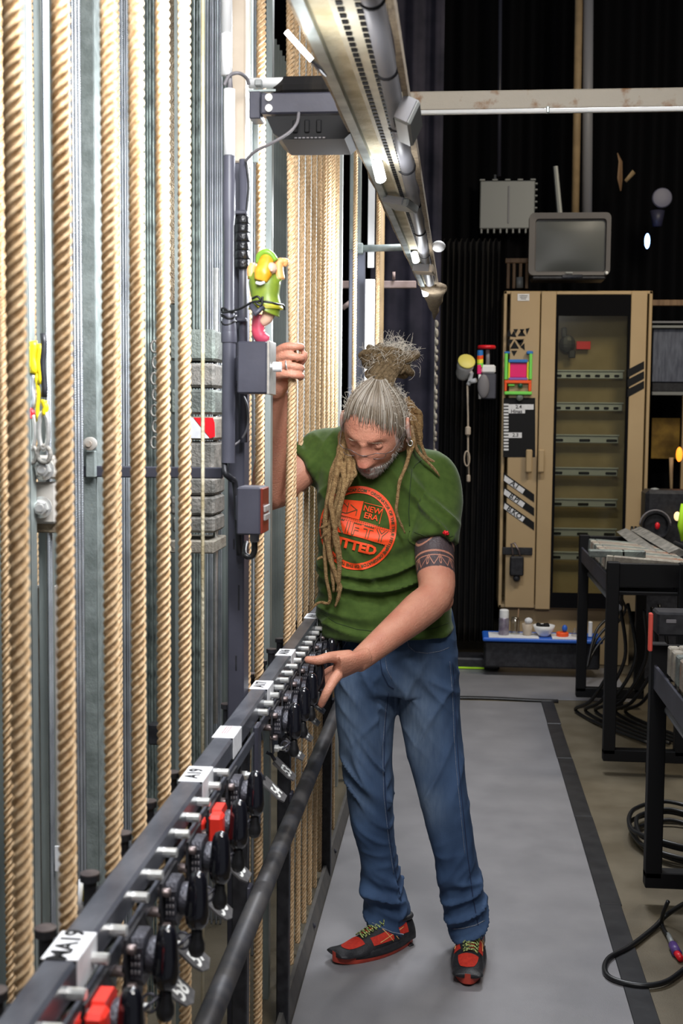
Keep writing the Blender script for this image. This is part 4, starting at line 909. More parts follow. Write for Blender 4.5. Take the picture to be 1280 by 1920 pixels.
# items left of the cabinet (wall lamp, bracket)
t = thing('clip_lamp', 'white clip lamp with yellow rim hanging on the black curtain', 'lamp', W(873, 690, 7.42))
a = W(866, 707, 7.47); b = W(876, 672, 7.32)
mb = MB(); mb.lathe(a, (b - a), [(.012, 0), (.036, .012), (.045, .04), (.044, .08), (.050, .115), (.046, .14), (.03, .15)], 20).build('lamp_head', M['white'], t, True)
mb = MB(); mb.lathe(a.lerp(b, .82), (b - a), [(.051, 0), (.052, .006), (.048, .01)], 20).build('yellow_rim', mat('pale_yellow', (.75, .65, .15), .5), t, True)
MB().tube([W(876, 690, 7.37), W(884, 700, 7.38), W(880, 716, 7.4), W(877, 722, 7.4)], .013, 8).build('clip', M['white'], t, True)
MB().tube([W(880, 716, 7.4), W(892, 713, 7.37)], .014, 8).build('clip_arm', M['white'], t, True)
o = MB().tube([W(876, 722, 7.4), W(877, 780, 7.4), W(877, 850, 7.41), W(879, 900, 7.41)], .006, 8).build('lamp_cord', M['cream'], smooth=True)
t = thing('power_cable', 'white lamp cord with inline switch hanging down the black curtain', 'cord', W(877, 800, 7.4)); o.parent = t
ll = root_loc(t); o.data.transform(Matrix.Translation(-ll)); o.name = 'cord'
MB().box(W(877, 808, 7.39), (.032, .02, .055), bev=.008).build('inline_switch', M['cream'], t)
mb = MB(); mb.tube([W(877 + 5 * math.sin(s_) - 2, 860 + 14 * math.cos(s_), 7.38) for s_ in np.linspace(0, 2 * math.pi, 16, endpoint=False)], .005, 6, closed=True).build('cord_loop', M['cream'], t, True)
MB().box(W(878, 897, 7.4), (.022, .02, .045), bev=.006).build('cord_plug', M['cream'], t)
t = thing('tape_holder', 'rack of coloured tape rolls with a red disc on top, beside the cabinet', 'tape holder', W(908, 700, 7.38))
MB().lathe(W(912, 651, 7.38), (0, 0, 1), [(.052, -.01), (.054, 0), (.05, .01)], 22).build('red_disc', M['redtape'], t, True)
MB().cyl(W(914, 655, 7.38), W(914, 684, 7.38), .012, n=12).build('spindle', M['pipegrey'], t, True)
for k, m_ in enumerate((bl, orr, yl, gn)): MB().lathe(W(900, 660 + 7.22 * k, 7.35), (0, 0, -1), [(.017, -.010), (.018, 0), (.018, .022)], 16).build('tape_roll', m_, t, 'auto')
MB().box(W(898, 693, 7.34), (.024, .04, .055), bev=.004).build('pink_block', pk, t)
c, d, _, _ = cbox(901, 684, 929, 700, 7.34, .06); MB().box(c, d, None, .01).build('white_roll', M['white'], t)
c, d, _, _ = cbox(901, 700, 930, 748, 7.35, .07); MB().box(c, d, None, .006).build('grey_case', M['slate'], t)
mb = MB(); mb.tube([W(899, 702, 7.33), W(899, 748, 7.33)], .008, 8).build('white_edge', M['white'], t, True)
t = MB().ball(W(906, 724, 7.32), (.035, .012, .07), 14, 10).build('flap', M['greycable'], t, True)
# television
a = W(990, 524, 7.44); b = W(1146, 398, 7.44); c = (a + b) / 2; w2 = (b.x - a.x) / 2; zb3 = W(1065, 516, 7.44).z
tv = thing('television', 'boxy grey tube television standing on top of the beige cabinet', 'television', (c.x, 7.52, a.z))
mb = MB()
def rr(x0, x1, z0, z1, y, r=.02, n=5):
    out = []
    for (cx_, cz_, a0) in ((x1 - r, z1 - r, 0), (x0 + r, z1 - r, 90), (x0 + r, z0 + r, 180), (x1 - r, z0 + r, 270)):
        for k in range(n): an = R(a0 + 90 * k / (n - 1)); out.append((cx_ + r * math.cos(an), y, cz_ + r * math.sin(an)))
    return out
X0, X1, Z0, Z1 = a.x, b.x, zb3, b.z
sx0, sx1, sz0, sz1 = W(1003, 505, 7.44).x, W(1134, 505, 7.44).x, W(1068, 509, 7.44).z, W(1068, 411, 7.44).z
mb.loft([rr(sx0, sx1, sz0, sz1, 7.465), rr(sx0 - .004, sx1 + .004, sz0 - .004, sz1 + .004, 7.442), rr(X0, X1, Z0, Z1, 7.438, .03), rr(X0, X1, Z0, Z1, 7.51, .03), rr(X0 + .04, X1 - .04, Z0 + .03, Z1 - .03, 7.6, .04), rr(X0 + .09, X1 - .09, Z0 + .05, Z1 - .08, 8.06, .05)], cap=True)
mb.build('tv_shell', M['tv'], tv, 'auto')
mb = MB(); g = []
for j in range(9):
    for i in range(11): u = i / 10; v = j / 8; g.append((lerp(sx0 + .004, sx1 - .004, u), 7.464 - .016 * (1 - (2 * u - 1) ** 2) * (1 - (2 * v - 1) ** 2) ** .5, lerp(sz0 + .004, sz1 - .004, v)))
mb.add(g, [(j * 11 + i, j * 11 + i + 1, (j + 1) * 11 + i + 1, (j + 1) * 11 + i) for j in range(8) for i in range(10)]).build('tv_screen', M['screen'], tv, True)
MB().box((c.x + .0, 7.54, (a.z + zb3) / 2), (w2 * 1.82, .20, zb3 - a.z), bev=.008).build('tv_stand', M['black'], tv)
MB().box((c.x + .0, 7.435, Z0 + .014), (.04, .004, .008)).build('tv_badge', M['heatsink'], tv)
MB().box((c.x + .02, 7.436, a.z + .018), (.12, .006, .018), bev=.002).build('control_flap', M['blackgloss'], tv)
MB().ball((X1 - .02, 7.43, a.z + .036), (.010, .006, .010), 8, 6).build('standby_button', M['white'], tv, True)
ant = tag(MB().tube([W(1049, 400, 7.67), W(1041, 312, 7.67)], [.017, .015], 8).build('aerial', M['heatsink'], smooth=False), 'pale flat rod leaning upright behind the television', 'rod')
# wooden thing behind the tv at left
t = thing('wooden_crate', 'small worn wooden crate on the cabinet left of the television', 'crate', W(968, 540, 7.72))
for px in (949, 960, 972, 984):
    c_, d_, _, _ = cbox(px, 488, px + 7, 541, 7.72, .02); MB().box(c_, d_, None, .003).build('crate_slat', M['wood'], t)
c_, d_, _, _ = cbox(947, 484, 993, 493, 7.71, .03); MB().box(c_, d_, None, .003).build('crate_top', M['wood'], t)
MB().cyl(W(974, 540, 7.67), W(974, 520, 7.67), .022, n=12).build('crate_cup', M['heatsink'], t, True)
# scraps and dim lamp in the dark right
t = thing('taped_scrap', 'torn tan cloth scrap hanging in the dark above right of the television', 'cloth scrap', W(1163, 330, 8.6))
MB().tube([W(1157, 287, 8.6), W(1163, 303, 8.6), W(1162, 335, 8.6), W(1163, 358, 8.6)], [(.004, .004), (.022, .006), (.03, .006), (.006, .005)], 8).build('scrap', M['wood'], t, True)
MB().tube([W(1172, 340, 8.6), W(1188, 322, 8.6)], [(.014, .008), (.020, .008)], 8).build('scrap_end', M['tanpipe'], t, True)
tag(MB().lathe(W(1240, 372, 8.5), (0, -1, 0), [(.062, 0), (.066, .02), (.06, .03), (.04, .034), (.01, .034)], 26).build('round_disc', mat('dim_blue_disc', (.13, .13, .19), .5), smooth='auto'), 'round bluish grey disc in the dark at the right edge', 'disc')
tag(MB().tube([W(1232, 395, 8.55), W(1232, 425, 8.55)], [.05, .03], 12).build('lamp_housing', mat('dim_blue_housing', (.03, .03, .06), .5), smooth=True), 'dark bluish lamp housing between the round disc and the blue lamp', 'lamp')
tag(MB().ball(W(1213, 452, 8.4), (.018, .014, .05), 14, 10).build('blue_lamp', M['bluelamp'], smooth=True), 'small glowing blue lamp in the dark at the right edge', 'lamp')
# window like panels right of the cabinet
t = thing('light_rack', 'shelf rack with frosted blue grey panel right of the cabinet', 'rack', W(1260, 700, 8.4))
def rb(nm, m, px0, y0, px1, y1, Y=8.4, dep=.04): c_, d_, _, _ = cbox(px0, y0, px1, y1, Y, dep); return MB().box(c_, d_, None, .003).build(nm, m, t)
rb('wooden_lath', M['wood'], 1222, 562, 1320, 573, 8.35); rb('upper_bar', M['pipegrey'], 1222, 602, 1330, 606); rb('upper_bar', M['heatsink'], 1222, 610, 1330, 615, 8.36)
rb('frosted_panel', M['bluegrey'], 1222, 617, 1330, 716); rb('lower_bar', M['heatsink'], 1222, 735, 1330, 741, 8.36); rb('shelf_board', M['black'], 1222, 718, 1330, 734)
rb('amber_panel', M['amber'], 1220, 784, 1275, 860, 8.6, .02)
rb('side_upright', M['beige'], 1274, 742, 1300, 950, 8.2)
tag(MB().ball(W(1273, 852, 7.62), (.02, .02, .045), 14, 10).build('orange_lamp', M['orangelamp'], smooth=True), 'glowing orange lamp at the right edge beside the amber panel', 'lamp')
tag(MB().tube([W(1258, 935, 7.72), W(1258, 858, 7.72)], [.008, .014], 10).build('brass_rod', M['tanpipe'], smooth=True), 'thin brass coloured rod standing right of the cabinet', 'rod')
t = thing('black_spotlight', 'black round spotlight with red dot standing behind the far rack', 'spotlight', W(1228, 985, 7.02))
MB().lathe(W(1228, 985, 7.07), (0, -1, 0), [(.07, -.12), (.075, 0), (.078, .02), (.07, .02), (.06, .0)], 26).build('lamp_can', M['black'], t, 'auto')
MB().tube([W(1228, 985, 7.02) + Vector((.085 * math.cos(s_), 0, .085 * math.sin(s_))) for s_ in np.linspace(0, math.pi, 14)], .005, 8).build('rim', M['greycable'], t, True)
MB().ball(W(1232, 986, 7.), (.014, .01, .02), 10, 8).build('red_dot', M['redtape'], t, True); MB().box((W(1250, 1000, 7.22).x, 7.22, .55), (.28, .2, 1.1), bev=.02).build('speaker_base', M['black'], t)
for px, py in ((1230, 918), (1234, 938), (1252, 938)):
    pass
t = thing('glass_clutter', 'pale small fittings lying on the dark case right of the cabinet', 'fittings', W(1236, 930, 7.22))
for px, py, s_ in ((1227, 918, .02), (1240, 922, .018), (1230, 939, .026), (1252, 939, .014)): MB().ball(W(px, py, 7.22), (s_ * 1.4, s_, s_ * .55), 10, 6).build('fitting', M['heatsink'], t, True)
tag(MB().ball(W(1269, 968, 7.0), (.018, .014, .026), 10, 8).build('warm_lamp', emat('lit_warm_lamp', (1, .7, .35), 1.2), smooth=True), 'tiny warm glowing lamp near the hi-vis cloth', 'lamp')
tag(MB().tube([W(1282, 945, 6.6), W(1277, 985, 6.6), W(1281, 1015, 6.6)], [(.02, .015), (.025, .018), (.015, .012)], 10).build('hi_vis_cloth', M['hivis'], smooth=True), 'bright yellow green hi-vis cloth at the right edge', 'cloth')
# things at the foot of the cabinet
a = W(907, 1252, 7.12); b = W(1126, 1208, 7.12); c = (a + b) / 2
tag(MB().box((c.x, 7.24, c.z), (b.x - a.x, .20, b.z - a.z), bev=.01).build('black_case', M['black']), 'low black case on the floor in front of the cabinet', 'case')
zt2 = b.z
t = thing('blue_tray', 'blue folder tray lying on the low black case', 'tray', (c.x, 7.22, zt2))
MB().box((c.x, 7.22, zt2 + .014), (b.x - a.x + .02, .24, .022), bev=.006).build('tray_body', M['blue'], t)
for px0, px1 in ((916, 1010), (1035, 1100)): MB().box(((W(px0, 1200, 7.12).x + W(px1, 1200, 7.12).x) / 2, 7.19, zt2 + .027), (W(px1, 1200, 7.12).x - W(px0, 1200, 7.12).x, .17, .005), bev=.001).build('paper_sheet', M['paper'], t)
zz = zt2 + .026
def base(px, Y=7.19): return Vector((W(px, 1190, Y).x, Y, zz + .003))
t = thing('spray_can', 'white capped spray can at the left end of the blue tray', 'spray can', base(944))
MB().lathe(base(944), (0, 0, 1), [(.028, 0), (.030, .004), (.030, .095), (.026, .105)], 20).build('can_body', mat('can_print', (.20, .16, .22), .35, .4, col2=(.35, .33, .38), scale=30), t, True)
MB().lathe(base(944), (0, 0, 1), [(.027, .10), (.028, .105), (.027, .145), (.02, .150)], 20).build('can_cap', M['white'], t, 'auto')
t = thing('glass_jar', 'clear glass jar with sticks behind the spray can', 'jar', base(965, 7.22))
MB().lathe(base(965, 7.22), (0, 0, 1), [(.026, 0), (.028, .01), (.028, .08), (.022, .09), (.022, .1)], 18).build('glass', glassmat('jar_glass', (.75, .75, .72), .15), t, True)
MB().tube([base(968, 7.22) + Vector((0, 0, .01)), base(971, 7.22) + Vector((0, 0, .15))], .004, 6).build('stick', M['wood'], t, True)
t = thing('paper_cup', 'cream paper cup on the blue tray with crumpled tissue', 'cup', base(988))
MB().lathe(base(988), (0, 0, 1), [(.022, 0), (.024, .003), (.032, .07), (.030, .07), (.022, .01)], 18).build('cup_wall', M['cream'], t, True)
MB().ball(base(990) + Vector((0, 0, .085)), (.024, .02, .02), 9, 6).build('tissue', M['paper'], t)
t = thing('white_bowl', 'white bowl filled with dark bits on the blue tray', 'bowl', base(1019))
MB().lathe(base(1019), (0, 0, 1), [(.03, 0), (.033, .006), (.055, .035), (.064, .062), (.060, .062), (.05, .036), (.02, .012)], 26).build('bowl_wall', M['white'], t, True)
q = MB(); [q.ball(base(1019) + Vector((random.uniform(-.035, .035), random.uniform(-.02, .03), .060)), .013, 8, 6) for _ in range(9)]; o = q.build('bowl_filling', M['ink'], t, True); o['kind'] = 'stuff'
t = thing('red_tin', 'round red tin with a blue thing on top on the tray', 'tin', base(1054))
MB().lathe(base(1054), (0, 0, 1), [(.034, 0), (.036, .004), (.036, .02), (.032, .024)], 22).build('tin_body', orr, t, 'auto')
MB().ball(base(1058) + Vector((0, 0, .045)), (.016, .014, .022), 10, 8).build('blue_cap', M['blue'], t, True)
tag(MB().lathe(base(1077), (0, 0, 1), [(.018, 0), (.02, .02), (.008, .04), (.006, .05)], 14).build('clear_bottle', glassmat('clear_plastic', (.8, .8, .78), .2), smooth=True), 'small clear plastic bottle on the tray', 'bottle')
tag(MB().box(base(1106) + Vector((0, 0, .045)), (.022, .02, .09), bev=.004).build('white_bottle', M['white']), 'small white box standing at the right end of the tray', 'box')
tag(MB().box((xw(895, 7.62), 7.42, .035), (.30, .2, .07), bev=.01).build('floor_box', M['black']), 'flat black box on the floor left of the low black case', 'box')
tag(MB().box((xw(880, 7.38), 7.32, .012), (.22, .02, .010), bev=.002).build('green_tape', M['hivis']), 'short yellow green tape line on the floor at the curtain foot', 'tape')
# ================================================================ COUNTERWEIGHT RACKS ON THE RIGHT
def bar(mb, a, b, s=.045):
    a = Vector(a); b = Vector(b); d = b - a; c = (a + b) / 2
    dims = [s, s, s]; ax = max(range(3), key=lambda k: abs(d[k])); dims[ax] = abs(d[ax]) + s * (0 if ax == 2 else 1)
    return mb.box(c, dims, bev=.003)
def rack(y0, y1, x0, x1, zt_, label, leg_t=.05):
    t = thing('weight_rack', label, 'rack', ((x0 + x1) / 2, (y0 + y1) / 2, 0))
    for y in (y0, y1):
        for x in (x0, x1):
            MB().box((x, y, (zt_ + .09) / 2), (leg_t, leg_t, zt_ - .09), bev=.003).build('leg', M['blackrack'], t)
        bar(MB(), (x0, y, .085), (x1, y, .085), leg_t).build('foot_bar', M['blackrack'], t)
        MB().box(((x0 + x1) / 2 + .04, y, .032), (.06, .05, .06), bev=.005).build('foot_pad', M['blackrack'], t)
        MB().box(((x0 + x1) / 2, y, zt_ - .055), (x1 - x0 + leg_t, .02, .10), bev=.003).build('end_plate', M['blackrack'], t)
    for x in (x0, x1): MB().box((x - .012, (y0 + y1) / 2, zt_ - .10), (.01, y1 - y0, .075), bev=.002).build('side_angle', M['slate'], t)
    MB().box(((x0 + x1) / 2, (y0 + y1) / 2, zt_ - .135), (x1 - x0, y1 - y0, .01), bev=.002).build('shelf', M['blackrack'], t)
    MB().cyl((x0 + .03, y0 + .03, zt_ - .20), (x0 + .03, y1 - .03, zt_ - .20), .014, n=12).build('rack_pipe', M['pipegrey'], t, True)
    return t
rack(5.22, 6.42, .655, .95, .905, 'far black steel rack loaded with pale counterweights, before the cabinet')
rack(2.62, 3.80, .620, .925, .82, 'near black steel rack with counterweights at the right edge')
def weight(c, d, m, label, grp, rot=None):
    o = MB(); cx_, cy_, cz_ = c; dx, dy, dz = d
    # slab with two end notches
    o.box((0, 0, 0), (dx * .84, dy, dz), rot, .006)
    o.box(rot @ Vector((-dx * .46, 0, dz * .18)) if rot else (-dx * .46, 0, dz * .18), (dx * .09, dy * .9, dz * .62), rot, .004)
    o.box(rot @ Vector((dx * .46, 0, dz * .18)) if rot else (dx * .46, 0, dz * .18), (dx * .09, dy * .9, dz * .62), rot, .004)
    ob = o.build('counterweight', m); ob.location = c; return tag(ob, label, 'counterweight', grp)
ordn = ['nearest', 'second nearest', 'third nearest', 'fourth nearest', 'fifth nearest', 'sixth nearest', 'seventh nearest', 'eighth nearest', 'ninth nearest', 'tenth nearest', 'eleventh nearest', 'farthest']
for k in range(12):
    weight((.802, 5.30 + k * .062, .865), (.34, .052, .10), [M['brick_pale'], M['brick_rust'], M['brick_pale'], M['brick_grey']][k % 4], 'pale iron counterweight standing in the far rack, %s of its row' % ordn[k], 'counterweights in the far rack', Matrix.Rotation(R(4), 3, 'Y'))
for k in range(2):
    a = W(1172 + k * 27, 1001 - k * 3, 6.4); b = W(1230 + k * 42, 1047 - k * 6, 5.6)
    d = (b - a); mb = MB(); mb.tube([a + Vector((0, 0, .01)), b + Vector((0, 0, .01))], [(.045, .02), (.045, .02)], 4, flat=Vector((1, 0, 0)))
    tag(mb.build('iron_bar', M['brick']), ['long flat grey iron bar leaning over the far rack, left of two', 'long flat grey iron bar leaning over the far rack, right of two'][k], 'iron bar')
for k, (px, m_) in enumerate(((1095, 'brick_grey'), (1190, 'brick_grey'))):
    a = W(px, 1043, 5.25); tag(MB().box((a.x + .10 if k == 0 else a.x, 5.31, .93), (.15 if k == 0 else .10, .05, .03), bev=.004).build('iron_block', M[m_]), ['small greenish iron block on the front end of the far rack, left one', 'small greenish iron block on the front end of the far rack, right one'][k], 'iron block')
mats = [M['brick_pale'], M['brick_rust'], M['brick_rust'], M['brick_grey'], M['brick_pale'], M['brick_pale'], M['brick_grey'], M['brick']]
for k in range(14):
    y = 2.68 + k * .066
    weight((.772, y, .79), (.33, .052, .135), mats[k % 8], 'grey iron counterweight standing in the near rack, %s of its row' % (ordn + ['thirteenth nearest', 'farthest of all'])[k if k < 11 else k], 'counterweights in the near rack')
a = W(1238, 1145, 3.74)
t = thing('black_case', 'small black equipment case standing at the far end of the near rack', 'case', (a.x + .12, 3.82, .86))
MB().box((a.x + .13, 3.72, a.z - .03), (.30, .10, .07), bev=.006).build('case_body', M['black'], t)
for k in range(5): MB().box((a.x + .02 + .05 * k, 3.668, a.z - .02), (.03, .004, .012), bev=.002).build('case_latch', M['greycable'], t)
tag(MB().box(W(1219, 1185, 3.70), (.012, .02, .115), bev=.003).build('red_marker', mat('coral_plastic', (.75, .10, .07), .5)), 'coral red marker strip on the left end of the near rack', 'marker')
# ---- cables on the right
def cable(name, pts, r, label, m=None, cat='cable', grp=None, k=8):
    return tag(MB().tube(smoothpts(pts, k), r, 10).build(name, m or M['blackcable'], smooth=True), label, cat, grp)
lp = thing('cable', 'black cable looping over the floor tape with a purple and red plug, bottom right', 'cable', (.55, 3.4, 0))
def fl_(px, py, z=.012): return WZ(px, py, z)
pts = [fl_(1290, 1690, .10), fl_(1250, 1715, .03), fl_(1225, 1740), fl_(1180, 1775), fl_(1143, 1795), fl_(1133, 1815), fl_(1142, 1832), fl_(1170, 1843), fl_(1210, 1848), fl_(1250, 1840), fl_(1285, 1815)]
MB().tube(smoothpts(pts, 8), .0075, 10).build('cable_loop', M['blackcable'], lp, True)
MB().tube(smoothpts([fl_(1252, 1690, .10), fl_(1242, 1715, .05), fl_(1241, 1735), fl_(1252, 1755)], 8), .006, 10).build('cable_tail', M['blackcable'], lp, True)
MB().tube([fl_(1252, 1752), fl_(1261, 1772)], [.007, .009], 10).build('plug_collar', M['heatsink'], lp, True)
MB().tube([fl_(1261, 1772), fl_(1269, 1788)], [.013, .014], 12).build('plug_purple', mat('purple_plug', (.10, .05, .22), .4), lp, True)
MB().tube([fl_(1268, 1787), fl_(1276, 1798)], [.010, .009], 12).build('plug_red', M['redtape'], lp, True)
for k in range(4):
    c_ = Vector((.80, 4.35 + .02 * k, .02 + .014 * k)); rr_ = .15 + .02 * (k % 2)
    cable('cable', [c_ + Vector((rr_ * math.cos(a_) * (1 + .06 * math.sin(3 * a_ + k)), rr_ * 1.4 * math.sin(a_), .004 * math.sin(5 * a_))) for a_ in np.linspace(0, 2 * math.pi, 17)], .008,
          'black cable coil on the floor behind the near rack leg, ' + ['lowest of four', 'second from the bottom', 'third from the bottom', 'topmost of four'][k], None, 'cable coil', 'coiled cables behind the near rack', 4)
for k in range(7):
    x = .70 + .03 * k; y = 3.6 + .1 * (k % 3)
    cable('cable', [(x - .03, y, .66), (x - .02 + .01 * k % 3, y + .02, .45), (x + .02 * math.sin(k), y + .05, .25), (x + .10, y + .1, .10), (x + .25, y + .1, .05)], .007, 'black cable hanging down under the near rack', None, 'cable', 'cables under the near rack')
for k in range(6):
    x = .95 + .03 * k
    cable('cable', [(x - .10, 4.9, 1.02), (x - .05, 4.7, .98), (x, 4.55, .75), (x + .01, 4.5, .45), (x + .02, 4.5, .1)], .009, 'black cable draped in the bundle between the two racks', None, 'cable', 'draped cables between the racks')
for k in range(6):
    x = .74 + .05 * k
    cable('cable', [(x, 5.9 + .1 * (k % 3), .60), (x + .03, 6.0, .35), (x - .06, 6.1, .12), (x - .12, 6.3, .015), (x - .02, 6.0, .015), (x + .15, 5.7, .015)], .009, 'black cable tangled on the floor under the far rack', None, 'cable', 'cables under the far rack')
for k in range(3):
    cable('cable', [(.98 + .02 * k, 7.02, .9), (.92, 6.92, .55), (.90 + .03 * k, 7.1, .40), (.80, 7.05, .30 - .05 * k), (.74, 6.95, .10)], .008, 'thin black cable hanging right of the cabinet foot', None, 'cable', 'cables at the cabinet foot')
tag(MB().box((1.50, 4.9, .52), (.42, .5, 1.02), bev=.03).build('flight_case', M['blackrack']), 'large black case standing in the dark between the racks at the right edge', 'case')
# ================================================================ THE MAN
man = thing('person', 'man in green printed t-shirt, jeans and red trainers, bent over the locks', 'person', (-.14, 3.47, 0))
KY = .975
W0 = W
def W(px, py, Y): return W0(px, py, Y * KY)
def V(*a): return Vector(a)
def ell(c, ux, uy, rx, ry, n=28, p=2.0, tilt=None):
    out = []
    for k in range(n):
        a = 2 * math.pi * k / n; ca, sa = math.cos(a), math.sin(a)
        e = 2 / p; x = rx * math.copysign(abs(ca) ** e, ca); y = ry * math.copysign(abs(sa) ** e, sa)
        out.append(c + ux * x + uy * y)
    return out
EX, EY = V(1, 0, 0), V(0, 1, 0)
def rows_loft(mb, rows, n=32, p=2.3, k=4, front_drop=0.0):
    """rows: (py, left px, right px, Y, half depth)"""
    cols = list(zip(*rows)); R_ = [interp_smooth(c, k) for c in cols]
    rings = []
    for py, l, r, Y, hd in zip(*R_):
        a = W(l, py, Y); b = W(r, py, Y); c = (a + b) / 2; w_ = (b - a).length / 2
        rings.append(ell(c, (b - a).normalized(), EY, w_, hd, n, p))
    mb.loft(rings); return rings
def interp_smooth(v, k):
    pts = [Vector((float(x), 0, 0)) for x in v]; return [p.x for p in smoothpts(pts, k)]
# ---------------- head function (local: r right in picture, f forward, u up)
HC = W(704, 798, 3.30)
yaw, pit, rol = R(18), R(39), R(8)
Fh = V(-math.sin(yaw) * math.cos(pit), -math.cos(yaw) * math.cos(pit), -math.sin(pit))
U0 = V(-math.sin(yaw) * math.sin(pit), -math.cos(yaw) * math.sin(pit), math.cos(pit))
R0 = U0.cross(Fh); R0.normalize()
if R0.x < 0: R0 = -R0
Uh = (U0 * math.cos(rol) + R0 * math.sin(rol)).normalized(); Rh = (R0 * math.cos(rol) - U0 * math.sin(rol)).normalized()
def H(r, f, u): return HC + Rh * r + Fh * f + Uh * u
def g(x, s): return math.exp(-x * x / (2 * s * s))
def sstep(a, b, x): t = min(1, max(0, (x - a) / (b - a))); return t * t * (3 - 2 * t)
def headsurf(d):
    """unit direction in (r,f,u) -> local point"""
    r, f, u = d
    a, b, c = .079, .102, .118
    p = Vector((r * a, f * b, u * c))
    if u < 0:                                     # jaw narrows
        t = min(1, -u); p.x *= 1 - .30 * t * t; 
        if f > 0: p.y += .034 * t * t * sstep(0, .5, f)
        else: p.y *= 1 - .35 * t; p.z *= 1 - .25 * t
    if f > 0:
        x, z = p.x, p.z; d_ = 0
        d_ += .010 * g(z + .108, .018) * g(x, .022)                    # chin
        d_ += .006 * g(z - .030, .010) * (g(x - .026, .018) + g(x + .026, .018))  # brow
        d_ -= .012 * g(z - .010, .011) * (g(x - .032, .014) + g(x + .032, .014))  # sockets
        d_ += .004 * g(z + .022, .018) * (g(x - .046, .016) + g(x + .046, .016))  # cheekbones
        # nose
        t = (.022 - z) / .060
        if -.1 < t < 1.25:
            tt = max(0, min(1, t)); amp = .006 + .021 * tt ** 1.2; fall = 1 if t < 1 else max(0, 1 - (t - 1) / .22) ** .6
            wd = .0080 + .0065 * tt
            d_ += amp * fall * g(x, wd) * (1 if t > 0 else 1 + t * 10)
        d_ += .007 * g(z + .036, .008) * (g(x - .014, .006) + g(x + .014, .006))   # nostrils wings
        d_ += .006 * g(z + .066, .016) * g(x, .026)                    # muzzle
        d_ += .005 * g(z + .060, .0045) * g(x, .020) + .006 * g(z + .074, .005) * g(x, .018)  # lips
        d_ -= .005 * g(z + .067, .0022) * g(x, .022)
        d_ -= .003 * g(abs(x) - .030 - (-.03 - z) * .3, .004) * g(z + .048, .016)  # nasolabial fold
        for k, zz in enumerate((.052, .062, .072)): d_ -= .0008 * g(z - zz, .0016) * g(x, .035)
        p.y += d_
    return p
def headmesh(mb, off=0.0, mask=None, n=150, m=150):
    rings = []
    for j in range(m + 1):
        t = math.pi * (0.004 + .992 * j / m); ring = []
        for k in range(n):
            a = 2 * math.pi * k / n; d = (math.sin(t) * math.cos(a), math.sin(t) * math.sin(a), -math.cos(t))
            q = headsurf(d); o_ = off if mask is None else off * mask(d)
            q = q + Vector(d) * o_
            ring.append(H(q.x, q.y, q.z))
        rings.append(ring)
    mb.loft(rings)
# ---------------- body skin: one remeshed surface
mb = MB()
headmesh(mb)
for s in (-1, 1):                                  # closed eyelids
    mb.ball(H(.031 * s, .0815, .007), (.0140, .0115, .0095), 20, 14, Matrix((Rh, Fh, Uh)).transposed())
    # ear
    Er = Matrix((Rh, Fh, Uh)).transposed()
    c = H(.079 * s, -.004, -.004)
    mb.tube([c + Er @ Vector((s * .008 + s * .004 * math.cos(a), .016 * math.cos(a) - .002, .030 * math.sin(a) + (.002 if math.sin(a) > 0 else 0))) for a in np.linspace(0, 2 * math.pi, 22, endpoint=False)], .0052, 10, closed=True)
    mb.ball(c + Er @ Vector((s * .003, -.002, .002)), (.005, .013, .024), 14, 10, Er); mb.ball(c + Er @ Vector((s * .006, .006, -.030)), (.005, .008, .010), 12, 8, Er)
# neck and hidden torso
SL = W(812, 885, 3.45)        # left shoulder joint (right in the picture)
SR = W(615, 845, 3.48)        # right shoulder joint
mb.tube([W(728, 1020, 3.50), W(738, 900, 3.49), W(735, 850, 3.45), H(0, -.03, -.04)], [.055, .058, .056, .055], 20)
mb.tube([W(725, 1240, 3.50), W(725, 1120, 3.49), W(722, 1000, 3.48), W(722, 900, 3.48)], [(.13, .09), (.12, .085), (.13, .09), (.12, .07)], 20, flat=EX)
mb.tube([SR, W(715, 880, 3.48), SL], [.05, .06, .05], 16)
def limb(pts, rad, n=20, k=4):
    P = smoothpts(pts, k); r = interp_smooth(rad, k); mb.tube(P, r, n)
# left arm (right in the picture)
EL = W(817, 1118, 3.24); WL = W0(676, 1236, 3.175 * .925)
limb([SL, W(816, 960, 3.40), W(814, 1045, 3.325), EL + V(0, .0, .010), lerp(EL, WL, .25), lerp(EL, WL, .6), WL, lerp(EL, WL, 1.06)], [.052, .056, .052, .047, .047, .038, .028, .0255], 24)
mb.ball(EL + V(.012, .018, -.012), .034, 16, 10)
# right arm
ER = W(505, 925, 3.40); WR = W(521, 750, 3.235)
limb([SR, W(580, 862, 3.46), W(548, 893, 3.43), ER + V(.004, 0, 0), lerp(ER, WR, .22) + V(-.004, 0, 0), lerp(ER, WR, .6), WR, W(520, 735, 3.22)], [.052, .055, .052, .047, .046, .037, .027, .026], 24)
mb.ball(ER + V(-.004, .012, -.012), .036, 16, 10)
def finger(pts, rad, k=5): 
    P = smoothpts(pts, k); r = interp_smooth(rad, k); mb.tube(P, r, 14); mb.ball(P[-1], r[-1] * .98, 12, 8)
# ---- right hand gripping the rope at (RX, HY)
gx, gy = RX + .010, HY
def G(dx, dy, py): z = W0(540, py, gy).z; return V(gx + dx, gy + dy, z)
